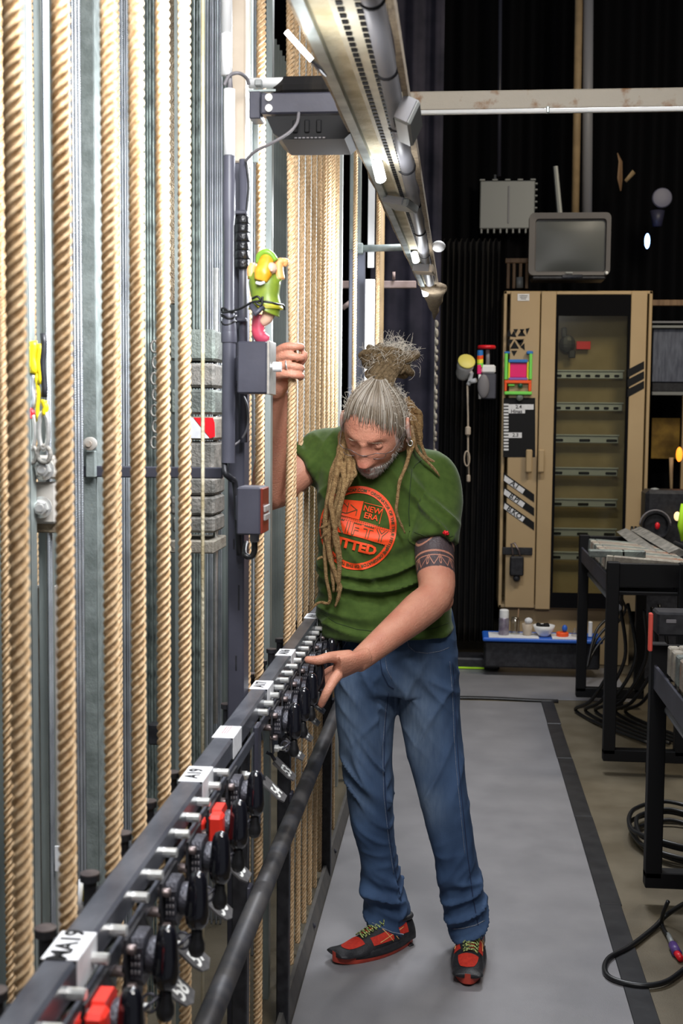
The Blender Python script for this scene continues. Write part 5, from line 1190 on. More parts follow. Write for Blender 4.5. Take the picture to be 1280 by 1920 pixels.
# palm: behind/left of the rope, back of hand towards the camera's left
mb.tube(smoothpts([W(520, 738, 3.20), G(-.030, .030, 722), G(-.034, .020, 704), G(-.034, .012, 686), G(-.032, .008, 672)], 4),
        [(lerp(.026, .032, i / 16), .0155) for i in range(17)], 18, flat=V(.25, 1, 0))
rf = .0098
for (py, py1, py2, ln) in ((671, 651, 650, 1.1), (683, 668, 671, 1.1), (696, 686, 690, 1.05), (709, 702, 705, .92)):
    # knuckle -> across the front of the rope -> curling behind it
    finger([G(-.036, .006, py), G(-.033, -.012, lerp(py, py1, .6)), G(-.012, -.0245, py1), G(.010, -.0235, lerp(py1, py2, .5)), G(.024, -.006, py2), G(.019, .013, py2 + 3)], [.0108, .0108, .0102, .0098, .0090, .0080])
finger([G(-.024, .034, 715), G(-.010, .036, 698), G(.010, .030, 684), G(.026, .016, 672), G(.030, .008, 664)], [.0135, .0125, .0110, .0105, .0090])
# ---- left hand on the lock handles
def L_(px, py, Y): return W0(px, py, Y * .925)
mb.tube(smoothpts([L_(686, 1233, 3.175), L_(664, 1242, 3.145), L_(644, 1250, 3.12), L_(630, 1254, 3.105)], 4), [(lerp(.027, .040, i / 12), lerp(.021, .015, i / 12)) for i in range(13)], 18, flat=V(.35, -.5, 1).normalized())
finger([L_(656, 1232, 3.14), L_(634, 1232, 3.115), L_(614, 1233, 3.085), L_(596, 1238, 3.07), L_(577, 1237, 3.06)], [.018, .0155, .0125, .0115, .0092])   # thumb
finger([L_(634, 1264, 3.105), L_(625, 1276, 3.085), L_(616, 1292, 3.065), L_(609, 1306, 3.06), L_(602, 1321, 3.065)], [.0140, .0125, .0115, .0105, .0088])  # index
finger([L_(632, 1262, 3.13), L_(618, 1272, 3.125), L_(607, 1284, 3.13), L_(602, 1298, 3.14), L_(598, 1310, 3.15)], [.0135, .0120, .0112, .0105, .0088])
finger([L_(633, 1258, 3.15), L_(617, 1264, 3.16), L_(606, 1274, 3.17), L_(601, 1286, 3.18), L_(597, 1297, 3.19)], [.0130, .0115, .0108, .0100, .0085])
finger([L_(636, 1254, 3.165), L_(620, 1257, 3.185), L_(610, 1264, 3.20), L_(604, 1274, 3.21), L_(601, 1282, 3.215)], [.0120, .0105, .0098, .0090, .0078])
# legs inside the jeans
for hip, kn, an in ((W(690, 1250, 3.48), W(694, 1490, 3.44), W(728, 1740, 3.54)), (W(795, 1250, 3.48), W(830, 1490, 3.42), W(876, 1745, 3.47))):
    mb.tube([hip, kn, an], [.075, .05, .036], 14)
mb.tube([W(725, 1130, 3.49), W(742, 1250, 3.49)], [(.13, .09), (.14, .09)], 16, flat=EX)
me = remesh(mb, .0026, 3, .5)
co = getco(me); nv = len(me.vertices)
# masks on the skin
hr = np.array(Rh); hf = np.array(Fh); hu = np.array(Uh); hc = np.array(HC)
loc = co - hc; lr, lf, lu = loc @ hr, loc @ hf, loc @ hu
near = (np.linalg.norm(loc, axis=1) < .17)
beard = near * (np.clip((-.044 - lu - .25 * np.abs(lr) + .25 * np.clip(np.abs(lr) - .03, 0, 1)) / .012, 0, 1)) * (lf > .0)
beard = np.maximum(beard, near * (np.abs(lr) > .050) * (lf > -.01) * (lf < .05) * (lu < .03) * np.clip((.035 - lu) / .03, 0, 1) * .7)
mou = np.exp(-((lu + .067) / .008) ** 2) * np.exp(-(lr / .020) ** 2) * near * (lf > .08)
beard = np.clip(beard * (1 - mou), 0, 1)
redm = near * (lf > .05) * (np.exp(-((lu + .032) / .014) ** 2 - (lr / .016) ** 2) * .35 + mou * .8)
e_l = np.array(EL); s_l = np.array(W(815, 1020, 3.345))
ax = (e_l - s_l); L = np.linalg.norm(ax); axn = ax / L; tpar = (co - s_l) @ axn
rad = np.linalg.norm((co - s_l) - np.outer(tpar, axn), axis=1)
tend = np.linalg.norm(np.array(W(813, 1080, 3.285)) - s_l)
tat = (rad < .075) * (tpar > -.08) * (tpar < tend)
ang = np.arctan2(((co - s_l) @ np.array((0, 1, 0))), ((co - s_l) @ np.array((1, 0, 0))))
for nm, arr in (('beard', beard), ('blush', redm), ('tattoo', tat.astype(float)), ('tat_u', ang / (2 * math.pi) * 1.0), ('tat_v', tpar / tend)):
    at = me.attributes.new(nm, 'FLOAT', 'POINT'); at.data.foreach_set('value', np.asarray(arr, dtype=np.float32))
sk = mat('skin', (.56, .265, .175), .48, col2=(.47, .185, .12), scale=22, bump=.22, bscale=240, sub=.08, spec=.4, ramp=(.3, .75))
nt = sk.node_tree; bs = nt.nodes['Principled BSDF']
base = bs.inputs['Base Color'].links[0].from_socket
def attr(nm): a = nt.nodes.new('ShaderNodeAttribute'); a.attribute_name = nm; return a.outputs['Fac']
def mixc(fac, a, b):
    m = nt.nodes.new('ShaderNodeMix'); m.data_type = 'RGBA'
    if hasattr(fac, 'links') or not isinstance(fac, float): nt.links.new(fac, m.inputs[0])
    else: m.inputs[0].default_value = fac
    for s_, i in ((a, 6), (b, 7)):
        if isinstance(s_, tuple): m.inputs[i].default_value = (*s_, 1)
        else: nt.links.new(s_, m.inputs[i])
    return m.outputs[2]
def mth(op, a, b=None, c=None):
    m = nt.nodes.new('ShaderNodeMath'); m.operation = op
    for i, s_ in enumerate((a, b, c)):
        if s_ is None: continue
        if isinstance(s_, (int, float)): m.inputs[i].default_value = s_
        else: nt.links.new(s_, m.inputs[i])
    return m.outputs[0]
def hairnoise(scale, st):
    tc = nt.nodes.new('ShaderNodeTexCoord'); mp = nt.nodes.new('ShaderNodeMapping'); mp.inputs['Scale'].default_value = st
    n_ = nt.nodes.new('ShaderNodeTexNoise'); n_.inputs['Scale'].default_value = scale; nt.links.new(tc.outputs['Object'], mp.inputs[0]); nt.links.new(mp.outputs[0], n_.inputs['Vector']); return n_.outputs['Fac']
c1 = mixc(attr('blush'), base, (.50, .12, .09))
bn = mth('MULTIPLY', attr('beard'), mth('MULTIPLY_ADD', hairnoise(260, (1, 1, .4)), 1.4, .05))
c2 = mixc(mth('MINIMUM', bn, 1.0), c1, (.62, .58, .54))
# tattoo: dark bands with outlined triangles and circles
u = mth('MULTIPLY', attr('tat_u'), 16.0); v = attr('tat_v')
fu = mth('ABSOLUTE', mth('SUBTRACT', mth('FRACT', u), .5))
band2 = mth('GREATER_THAN', v, .52)
tri_ = mth('LESS_THAN', mth('ABSOLUTE', mth('SUBTRACT', mth('MULTIPLY', mth('SUBTRACT', v, .62), 1.6), fu)), .035)
line1 = mth('LESS_THAN', mth('ABSOLUTE', mth('SUBTRACT', v, .50)), .03)
arc = mth('LESS_THAN', mth('ABSOLUTE', mth('SUBTRACT', mth('SUBTRACT', v, .08), mth('MULTIPLY', mth('COSINE', mth('MULTIPLY', u, 1.1)), .16))), .03)
line3 = mth('LESS_THAN', mth('ABSOLUTE', mth('SUBTRACT', v, .64)), .016)
circ = mth('LESS_THAN', mth('ABSOLUTE', mth('SUBTRACT', mth('ADD', mth('POWER', mth('MULTIPLY', fu, 1.2), 2.0), mth('POWER', mth('SUBTRACT', v, .80), 2.0)), .010)), .005)
skinlines = mth('MAXIMUM', mth('MAXIMUM', line1, line3), mth('MAXIMUM', mth('MULTIPLY', arc, mth('SUBTRACT', 1.0, band2)), mth('MULTIPLY', mth('MAXIMUM', tri_, circ), band2)))
inkf = mth('MULTIPLY', attr('tattoo'), mth('SUBTRACT', .93, mth('MULTIPLY', skinlines, .75)))
c3 = mixc(inkf, c2, (.030, .032, .042))
nt.links.new(c3, bs.inputs['Base Color'])
me.materials.append(sk); me.transform(Matrix.Translation(-root_loc(man))); me.shade_smooth()
ob = bpy.data.objects.new('body', me); COL.objects.link(ob); ob.parent = man
ring_ = MB(); c = G(-.014, -.025, 686); ring_.tube([c + V(.0006 * k, 0, 0) + V(0, .0112 * math.cos(a), .0112 * math.sin(a)) for k, a in enumerate(np.linspace(0, 2 * math.pi, 16, endpoint=False))], .0022, 8, closed=True)
ring_.build('finger_ring', M['zinc'], man, True)
ring_ = MB(); c = L_(602, 1321, 3.065)
# ---------------- glasses
mt = M['castbrown']
gl = MB()
for s in (-1, 1):
    pts = [H(s * (.0345 + .021 * math.cos(a)), .104 - .010 * abs(math.cos(a) * .5 + .5) if s > 0 else .104 - .010 * abs(-math.cos(a) * .5 + .5) * -1 * -1, -.010 + .0145 * math.sin(a)) for a in np.linspace(math.pi, 2 * math.pi, 14)]
    gl.tube(pts, .0010, 6)
    gl.tube([H(s * .0565, .098, -.004), H(s * .072, .085, -.002), H(s * .083, .03, .006), H(s * .084, -.015, .008)], .0011, 6)
gl.tube(smoothpts([H(-.012, .112, -.006), H(0, .118, -.003), H(.012, .112, -.006)], 4), .0013, 6)
gl.tube([H(-.0565, .098, -.004), H(-.034, .106, .001), H(-.012, .112, -.006)], .0010, 6); gl.tube([H(.0565, .098, -.004), H(.034, .106, .001), H(.012, .112, -.006)], .0010, 6)
go = gl.build('glasses', mt, man, True); go['label'] = 'thin framed reading glasses'
# ---------------- hair
hairm = mat('grey_blond_hair', (.40, .33, .24), .45, col2=(.62, .58, .52), scale=30, spec=.5)
nt = hairm.node_tree; bs = nt.nodes['Principled BSDF']; gi = nt.nodes.new('ShaderNodeNewGeometry'); rp = nt.nodes.new('ShaderNodeValToRGB')
rp.color_ramp.elements[0].color = (.07, .05, .03, 1); rp.color_ramp.elements[1].color = (.46, .42, .36, 1); e = rp.color_ramp.elements.new(.45); e.color = (.19, .145, .10, 1)
nt.links.new(gi.outputs['Random Per Island'], rp.inputs[0]); nt.links.new(rp.outputs[0], bs.inputs['Base Color'])
dreadm = mat('blond_dreadlock', (.42, .27, .12), .75, col2=(.24, .135, .055), scale=130, bump=.9, bscale=420, spec=.25)
dreadm2 = mat('grey_brown_bun_hair', (.27, .19, .105), .75, col2=(.13, .085, .04), scale=110, bump=.9, bscale=380, spec=.25)
capm = mat('scalp_hair_base', (.34, .27, .19), .7, col2=(.22, .165, .11), scale=160, bump=.5, bscale=300)
BD = Vector((.08, -.36, .93)).normalized()         # bun axis in head space
def ang_hair(az):
    """hair covers directions within this angle from the bun axis; az 0 = forehead"""
    c_ = math.cos(az); fr = max(0, c_)
    return R(lerp(108, 74, fr ** .8)) - R(9) * g(abs(az) - .62, .25) + R(2) * math.sin(az * 9 + 1) * (fr > 0)
t1 = Vector((0, 1, 0)); t1 = (t1 - BD * t1.dot(BD)).normalized(); t2 = BD.cross(t1)
def hd(az, th): return BD * math.cos(th) + (t1 * math.cos(az) + t2 * math.sin(az)) * math.sin(th)
def hmask(d):
    dv = Vector(d); th = dv.angle(BD); q = dv - BD * dv.dot(BD); az = math.atan2(q.dot(t2), q.dot(t1)); return sstep(0, R(14), ang_hair(az) - th) 
cm = MB()
rings = []
for j in range(40):
    ring = []
    for k in range(72):
        az = 2 * math.pi * k / 72; th = lerp(.01, ang_hair(az) - R(3), j / 39); d = hd(az, th); q = headsurf(d) + d * (.0042 * min(1, (39 - j) / 16) - .0010); ring.append(H(q.x, q.y, q.z))
    rings.append(ring)
cm.loft(rings); hair = cm.build('hair', capm, man, True)
sm = MB()
for i in range(2600):
    az = 2 * math.pi * (i / 2600) + random.uniform(-.02, .02); th0 = ang_hair(az) + R(random.gauss(-3, 5)); 
    if random.random() < .45: th0 *= random.uniform(.45, .98)
    pts = []; n_ = 12; of = random.uniform(.0035, .0065); sw = random.uniform(-.05, .05)
    for k in range(n_):
        t = k / (n_ - 1); th = lerp(th0, R(9), t); d = hd(az + sw * math.sin(t * 3), th); q = headsurf(d) + d * (of * min(1, t * 2.6) + .0002 + .012 * t ** 6); pts.append(H(q.x, q.y, q.z))
    sm.tube(pts, [lerp(.0003, .0008, min(1, t_ * 3)) for t_ in np.linspace(0, 1, n_)], 5)
sm.build('hair_strands', hairm, hair, True)
# bun
bc = W(733, 677, 3.37); bb = H(*(headsurf(BD) * .97))
bun = MB()
for k in range(13):                                # dreads coiling round the bun
    a0 = k * 2.4; rx = random.uniform(.036, .056); rz = random.uniform(.022, .036); tl = random.uniform(-.35, .35); cz = random.uniform(-.014, .014); cx_ = random.uniform(-.026, .026)
    pts = []
    for q in range(20):
        a = a0 + q * .30; x = (rx) * math.cos(a); y = .034 * math.sin(a); z = rz * math.sin(a * 1.0 + k) * .8 + cz
        pts.append(bc + V(cx_ + x * math.cos(tl) - z * math.sin(tl), y, x * math.sin(tl) + z * math.cos(tl)))
    bun.tube(smoothpts(pts, 2), [.0095 + .003 * noise.noise((k * 3.1, q * .4, 0)) for q in range((len(pts) - 1) * 2 + 1)], 9)
bun.ball(bc, (.045, .04, .030), 18, 12)
for k in range(14):
    a = 2 * math.pi * k / 14
    bun.tube(smoothpts([bb + V(.030 * math.cos(a), .026 * math.sin(a), -.012), lerp(bb, bc, .45) + V(.030 * math.cos(a + .4), .026 * math.sin(a + .4), 0), bc + V(.042 * math.cos(a + .8), .032 * math.sin(a + .8), 0)], 4), .0085, 8)
bun.tube([W(695, 668, 3.36) + V(.012 * math.cos(a), 0, .014 * math.sin(a)) for a in np.linspace(0, 2 * math.pi, 14, endpoint=False)], .0035, 7, closed=True)
bun.build('bun', dreadm2, hair, True)
bd_ = MB()
for k in range(1500):
    a = random.gauss(0, .75); zz = random.uniform(-.97, -.30)
    if abs(a) > 1.5: continue
    d = Vector((math.sin(a) * math.sqrt(1 - zz * zz), math.cos(a) * math.sqrt(1 - zz * zz), zz)); q = headsurf(d)
    if q.z > -.048 - .25 * abs(q.x) + (1.0 * (abs(q.x) - .045) if abs(q.x) > .045 else 0) + (.075 if abs(q.x) > .058 else 0): continue
    if abs(q.z + .067) < .0065 and abs(q.x) < .020: continue
    P0_ = H(q.x, q.y, q.z); dn = (Rh * d.x + Fh * d.y + Uh * (d.z - .7)).normalized(); L_q = random.uniform(.004, .008)
    bd_.tube([P0_, P0_ + dn * L_q * .5 + Rh * random.uniform(-.001, .001), P0_ + dn * L_q + Rh * random.uniform(-.002, .002) - Uh * .002], [.00045, .0004, .00015], 4)
bd_.build('beard', mat('white_grey_beard', (.42, .39, .35), .6, col2=(.70, .68, .64), scale=90), man, True)
bw = MB()
for s in (-1, 1):
    for k in range(60):
        x = random.uniform(.012, .050); d0 = Vector((s * x / .079, 1, .30 - .12 * (x - .012) / .038)).normalized(); q = headsurf(d0); P0_ = H(q.x, q.y + .001, q.z); bw.tube([P0_, P0_ + Rh * s * .006 + Uh * .001 + Fh * .002], [.0004, .0002], 4)
bw.build('eyebrows', mat('grey_brown_brow', (.22, .17, .12), .6), man, True)
fz = MB()
def wisp(p, d, L, r=.00026, curl=.3):
    pts = [p]; dd = d.normalized(); ax_ = V(random.uniform(-1, 1), random.uniform(-1, 1), random.uniform(-1, 1)).normalized()
    for q in range(10): dd = (Matrix.Rotation(curl * random.uniform(.2, 1.2), 3, ax_) @ dd); pts.append(pts[-1] + dd * L / 10)
    fz.tube(pts, r, 4)
for k in range(420):
    th = random.uniform(0, 2 * math.pi); ph = random.uniform(-.5, 1.4); d = V(math.cos(th) * math.cos(ph), math.sin(th) * math.cos(ph), math.sin(ph))
    wisp(bc + V(d.x * .052, d.y * .045, d.z * .036), (d + V(random.uniform(-.7, .7), random.uniform(-.7, .7), random.uniform(-.3, .7))), random.uniform(.02, .06))
for k in range(380):
    az = random.choice((-1, 1)) * random.uniform(.9, 2.9); th = random.uniform(.3, 1.4); d = hd(az, th); q = headsurf(d) + d * .006; P = H(q.x, q.y, q.z); dw = (Rh * d.x + Fh * d.y + Uh * d.z)
    wisp(P, dw + V(random.uniform(-.8, .8), random.uniform(-.8, .8), random.uniform(-.2, .8)), random.uniform(.008, .03))
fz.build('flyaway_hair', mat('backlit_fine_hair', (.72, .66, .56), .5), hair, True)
# dreadlocks
dr = MB()
def dread(pts, r0, r1, k=6, m_=None, Yj=0):
    P = smoothpts(pts, k); n_ = len(P); rr_ = []
    sd = random.uniform(0, 50)
    for i, p in enumerate(P):
        t = i / (n_ - 1); rr_.append(lerp(r0, r1, t) * (1 + .22 * noise.noise((sd, i * .45, 0))) * (1 if t < .93 else .6))
        P[i] = p + V(noise.noise((sd + 3, i * .25, 0)), noise.noise((sd + 7, i * .25, 0)), 0) * .003
    dr.tube(P, rr_, 9)
def D(lst, r0=.0075, r1=.005): dread([W(x, y, Y) for x, y, Y in lst], r0, r1)
D([(650, 815, 3.33), (640, 850, 3.28), (626, 900, 3.27), (612, 950, 3.27), (610, 1000, 3.28), (622, 1060, 3.29), (626, 1110, 3.30)], .010, .006)
D([(655, 825, 3.32), (650, 865, 3.27), (640, 910, 3.25), (630, 950, 3.26), (618, 990, 3.27), (600, 1010, 3.28)], .009, .0045)
D([(648, 830, 3.31), (634, 880, 3.26), (622, 930, 3.25), (624, 975, 3.25), (634, 1020, 3.27), (640, 1050, 3.28)], .009, .005)
D([(652, 822, 3.33), (655, 860, 3.26), (652, 900, 3.24), (640, 935, 3.24), (636, 975, 3.25), (642, 1000, 3.26)], .0085, .004)
D([(645, 830, 3.34), (625, 880, 3.30), (616, 920, 3.30), (612, 975, 3.29), (608, 1020, 3.29), (612, 1080, 3.30), (618, 1128, 3.31), (598, 1130, 3.31), (580, 1146, 3.31)], .008, .0032)
D([(650, 840, 3.31), (641, 890, 3.27), (631, 940, 3.27), (620, 980, 3.27), (616, 1030, 3.28), (630, 1080, 3.29), (638, 1105, 3.29), (628, 1138, 3.30)], .0085, .005)
D([(655, 845, 3.30), (660, 880, 3.25), (655, 905, 3.25), (643, 925, 3.26), (629, 970, 3.26), (612, 985, 3.27), (598, 990, 3.28)], .008, .004)
D([(658, 845, 3.29), (664, 870, 3.26), (666, 890, 3.25), (655, 900, 3.25)], .006, .004)
D([(640, 830, 3.34), (632, 860, 3.31), (620, 900, 3.31), (620, 950, 3.31), (626, 990, 3.30), (618, 1040, 3.30), (602, 1045, 3.30), (594, 1050, 3.3)], .0075, .0035)
D([(638, 860, 3.28), (645, 905, 3.24), (637, 950, 3.24), (628, 1000, 3.26), (636, 1060, 3.28), (632, 1110, 3.29)], .008, .006)
D([(771, 800, 3.36), (774, 830, 3.32), (764, 865, 3.30), (750, 900, 3.28), (744, 935, 3.27), (746, 970, 3.27), (760, 1000, 3.29)], .0065, .003)
D([(762, 815, 3.36), (766, 845, 3.33), (760, 870, 3.31)], .006, .004)
D([(775, 780, 3.40), (785, 810, 3.40), (795, 850, 3.40), (815, 868, 3.40), (838, 878, 3.42), (848, 872, 3.44)], .0065, .0022)
D([(772, 800, 3.40), (780, 840, 3.37), (800, 865, 3.36), (825, 893, 3.36)], .006, .003)
for k in range(9):
    D([(762 + 2 * k, 745 + 3 * k, 3.45), (772 + 2 * k, 780, 3.46), (776 + 3 * k % 14, 815, 3.46), (770 + 4 * k % 22, 845, 3.47)], .0085, .006)
for k in range(4):
    D([(650 - 2 * k, 790 + 6 * k, 3.38), (640 - k, 820, 3.36), (636 + 2 * k, 850, 3.34)], .007, .006)
dr.build('dreadlocks', dreadm, hair, True)
ERr = MB(); c = H(.092, .004, -.042); ERr.tube([c + V(.006 * math.cos(a), 0, .007 * math.sin(a)) for a in np.linspace(0, 6.28, 12, endpoint=False)], .0013, 6, closed=True).build('earring', M['zinc'], man, True)
# ---------------- t-shirt
mb = MB()
rows_loft(mb, [(797, 640, 716, 3.50, .05), (812, 618, 745, 3.495, .075), (832, 600, 785, 3.485, .10), (858, 594, 812, 3.475, .118), (890, 594, 826, 3.465, .128), (940, 596, 830, 3.46, .132), (1000, 598, 828, 3.465, .132),
               (1060, 599, 834, 3.47, .130), (1110, 598, 843, 3.475, .134), (1150, 597, 847, 3.472, .140), (1176, 598, 850, 3.468, .147), (1186, 604, 848, 3.462, .146)], 40, 2.5)
def sleeve(pts, rad, n=28, k=5):
    P = smoothpts(pts, k); r = interp_smooth(rad, k); mb.tube(P, r, n)
sleeve([W(770, 880, 3.46), W(806, 893, 3.445), W(818, 935, 3.42), W(817, 975, 3.38), W(815, 1017, 3.35)], [.055, .072, .072, .067, .064])
sleeve([W(650, 850, 3.48), W(612, 848, 3.475), W(588, 862, 3.46), W(566, 878, 3.445)], [.058, .068, .066, .067])
mb.tube([W(715, 835, 3.46), W(722, 800, 3.44)], [.075, .068], 20)
me = remesh(mb, .0055, 10, .6)
co = getco(me); no = getno(me)
zt_ = co[:, 2]
disp = np.zeros(len(co))
for i in range(len(co)):
    x, y, z = co[i]
    # folds sweeping from the left armpit down to the belly
    s1 = z - (.55 * (x + .22) ** 2 * 4)            # curved horizontal swags
    n1 = noise.noise((x * 2.0 + 7, y * 2, s1 * 21)); m1 = max(0, 1 - abs(z - 1.04) / .20) * (1 if x > -.42 else .5)
    r1 = (1 - abs(n1) * 2.2)
    n2 = noise.noise((x * 16, y * 5, z * 3.2 + x * 6)); m2 = .5 + .5 * max(0, min(1, (z - 1.1) / .2))
    n3 = noise.noise((x * 6, y * 6, z * 6))
    n4 = noise.noise((x * 3 + 3, y * 2, (z + .9 * x) * 13)); r4 = max(0, 1 - abs(n4) * 2.4)
    n5 = noise.noise((x * 3 + 9, y * 2, (z - 1.1 * x) * 12)); r5 = max(0, 1 - abs(n5) * 2.4)
    mR = g(x + .10, .09) * max(0, 1 - abs(z - 1.22) / .26)
    d_ = .021 * m1 * max(0, r1) ** 1.7 + .0045 * n2 * m2 + .005 * n3 + .010 * r4 * r4 * (.35 + mR) + .006 * r5 * r5 * g(x + .36, .08)
    # sleeve gathers at the right armpit (left in the picture)
    if x < -.40: d_ += .004 * math.sin((z - 1.36 + .6 * (x + .45)) * 120) * .6
    fr_ = min(1, max(.12, -no[i][1] * 1.5 - .15)); disp[i] = d_ * 1.8 * fr_
co = co + no * disp[:, None]; setco(me, co)
me.update()
shm = mat('green_jersey', (.042, .076, .012), .85, col2=(.056, .095, .016), scale=60, bump=.12, bscale=900, spec=.2)
shm.node_tree.nodes['Principled BSDF'].inputs['Sheen Weight'].default_value = .12
bvh = BVHTree.FromPolygons([tuple(c_) for c_ in co], [tuple(p.vertices) for p in me.polygons])
me.materials.append(shm); me.transform(Matrix.Translation(-root_loc(man))); me.shade_smooth()
shirt = bpy.data.objects.new('t_shirt', me); COL.objects.link(shirt); shirt.parent = man
# ---- print on the chest, laid onto the cloth
DC = W(668, 992, 3.30); DU = V(math.cos(R(-13)), 0, math.sin(R(-13))); DV = V(math.sin(R(13)), 0, math.cos(R(13)))
sc_ = 3.30 / F
def drape_pt(u, v, off=.0022):
    p = DC + DU * (u * sc_) + DV * (v * sc_); o_ = V(p.x, 2.9, p.z); dd = V(0, 1, 0)
    h, n_, i_, ds = bvh.ray_cast(o_, dd)
    if h is None: return p
    return h - dd * off + (n_ * off * .3 if n_.y < 0 else V(0, 0, 0))
def dgrid(mb, fn, nu, nv, off):
    vs = [drape_pt(*fn(i / nu, j / nv), off) for j in range(nv + 1) for i in range(nu + 1)]
    mb.add(vs, [(j * (nu + 1) + i, j * (nu + 1) + i + 1, (j + 1) * (nu + 1) + i + 1, (j + 1) * (nu + 1) + i) for j in range(nv) for i in range(nu)])
pm = mat('orange_print', (.95, .075, .012), .6); pdk = mat('dark_green_print', (.035, .065, .018), .7)
pr = MB()
dgrid(pr, lambda u, v: ((60 + 13 * v) * math.cos(2 * math.pi * u), (66 + 13 * v) * math.sin(2 * math.pi * u)), 140, 4, .0022)
dgrid(pr, lambda u, v: (-66 + 132 * u, -18 + 30 * v + 3 * math.sin(math.pi * u)), 90, 14, .0022)
dgrid(pr, lambda u, v: (-46 + 46 * u, 16 + 36 * v - (8 * (1 - u) * v)), 30, 20, .0022)
pobj = pr.build('shirt_print', pm, shirt, True); pobj['label'] = 'orange round print'
tx = MB()
def dtext(mb, txt, size, u0, v0, off, bold=0, sx=1, arc=None, m_sub=1):
    vs, fs = text_geo(txt, size, 0, bold, 2)
    if arc is None: mb.add([drape_pt(u0 + v.x * sx, v0 + v.y, off) for v in vs], fs)
    else:
        r_, a0 = arc; out = []
        for v in vs: a = a0 - v.x / r_; rr_ = r_ + v.y; out.append(drape_pt(rr_ * math.cos(a), rr_ * 1.07 * math.sin(a), off))
        mb.add(out, fs)
def stroke(mb, pts, w_, off):
    for (a, b) in zip(pts, pts[1:]):
        n_ = max(2, int(math.hypot(b[0] - a[0], b[1] - a[1]) / 3)); dx, dy = b[0] - a[0], b[1] - a[1]; L_2 = math.hypot(dx, dy); px_, py_ = -dy / L_2 * w_ / 2, dx / L_2 * w_ / 2
        dgrid(mb, lambda u, v: (a[0] + dx * u + px_ * (2 * v - 1), a[1] + dy * u + py_ * (2 * v - 1)), n_, 1, off)
O2 = .0034
dtext(tx, '59FIFTY AUTHENTIC * NEWERACAP.COM * ORIGINATOR OF THE TRUE FITTED *', 7.5, 0, 0, O2, .2, arc=(66.5, R(92)))
dtext(tx, 'THE ORIGINATOR OF THE TRUE FITTED * HEADWEAR *', 7.5, 0, 0, O2, .2, arc=(66.5, R(262)))
for v_ in (13.5, 9.8, -16.5, -20): 
    for k in range(32): stroke(tx, [(-64 + 4 * k, v_), (-61.5 + 4 * k, v_)], .9, O2)
def outl(lst): 
    for pth in lst: stroke(tx, pth, 1.3, O2)
def blk_(x0, segs): outl([[(x0 + p_[0], p_[1]) for p_ in sg] for sg in segs])
FS = [[(0, 8), (0, -13), (4, -13), (4, -4), (12, -4)], [(0, 8), (15, 8)], [(4, 1), (12, 1)]]
blk_(-42, FS); blk_(-20, [[(0, 8), (0, -13)], [(5, 8), (5, -13)]]); blk_(-8, FS)
blk_(12, [[(0, 8), (19, 8)], [(0, 3), (7, 3), (7, -13)], [(12, -13), (12, 3), (19, 3)]]); blk_(36, [[(0, 8), (8, -3), (8, -13)], [(5, 8), (10.5, 1), (16, 8)], [(21, 8), (13, -3), (13, -13)]])
# emblem in the orange square: flag shape
outl([[(-40, 22), (-40, 42), (-26, 34), (-26, 42)], [(-40, 22), (-26, 22), (-8, 34), (-8, 22)], [(-26, 22), (-26, 34)], [(-22, 40), (-10, 34)]])
tx.build('print_details', pdk, pobj, False)
t2_ = MB()
def dbig(mb, txt, size, u0, v0, off, bold, sx=1):
    import bmesh
    vs, fs = text_geo(txt, size, 0, bold, 2); bm = bmesh.new(); bv = [bm.verts.new((v.x * sx, v.y, 0)) for v in vs]
    for f in fs:
        try: bm.faces.new([bv[i] for i in f])
        except Exception: pass
    bmesh.ops.triangulate(bm, faces=bm.faces[:])
    for _ in range(2):
        es = [e for e in bm.edges if e.calc_length() > 5]
        if es: bmesh.ops.subdivide_edges(bm, edges=es, cuts=1)
    bmesh.ops.triangulate(bm, faces=bm.faces[:]); bm.verts.index_update()
    mb.add([drape_pt(u0 + v.co.x, v0 + v.co.y, off) for v in bm.verts], [tuple(v.index for v in f.verts) for f in bm.faces]); bm.free()
dbig(t2_, 'FITTED', 24, 2, -33, .0026, 1.1, 1.12)
dbig(t2_, 'NEW', 15, 20, 40, .0026, .3); dbig(t2_, 'ERA', 15, 20, 27, .0026, .3)
for pth in ([(2, 50), (38, 50), (38, 18)],): 
    for a, b in zip(pth, pth[1:]): stroke(t2_, [a, b], 1.0, .0026)
t2_.build('print_letters', pm, pobj, False)
def sseam(pts, r=.0010):
    P = []
    for a, b in zip(pts, pts[1:]):
        n_ = max(2, int(math.hypot(b[0] - a[0], b[1] - a[1]) / 5))
        for q in range(n_):
            d = (W0(lerp(a[0], b[0], q / n_), lerp(a[1], b[1], q / n_), 3) - CAM).normalized(); h, nn, _, _ = bvh.ray_cast(CAM, d)
            if h is not None: P.append(h - d * .0006)
    if len(P) > 3: MB().tube(P, r, 6).build('hem_seam', sh_seam, shirt, True)
sh_seam = mat('dark_green_seam', (.022, .042, .008), .85)
sseam([(776, 998), (800, 1006), (828, 1010), (854, 1004)]); sseam([(552, 868), (566, 884), (584, 898), (592, 900)])
sseam([(604, 1150), (630, 1168), (670, 1180), (720, 1186), (775, 1186), (815, 1178), (845, 1166)]); sseam([(772, 880), (768, 920), (766, 960), (768, 992)], .0013); sseam([(790, 862), (778, 872), (772, 884)], .0012)
# small emblem on the sleeve
em = MB(); q = W(835, 1000, 3.30)
h, n_, i_, ds = bvh.ray_cast(CAM, (W(836, 999, 3.3) - CAM).normalized())
if h is not None:
    ux = n_.cross(V(0, 0, 1)).normalized(); uy = n_.cross(ux)
    for k in range(5):
        a = 2 * math.pi * k / 5; em.ball(h + n_ * .001 + ux * .006 * math.cos(a) + uy * .004 * math.sin(a), .0038, 8, 6)
    em.ball(h + n_ * .001, .005, 8, 6)
    em.build('sleeve_emblem', M['redtape'], shirt, True)
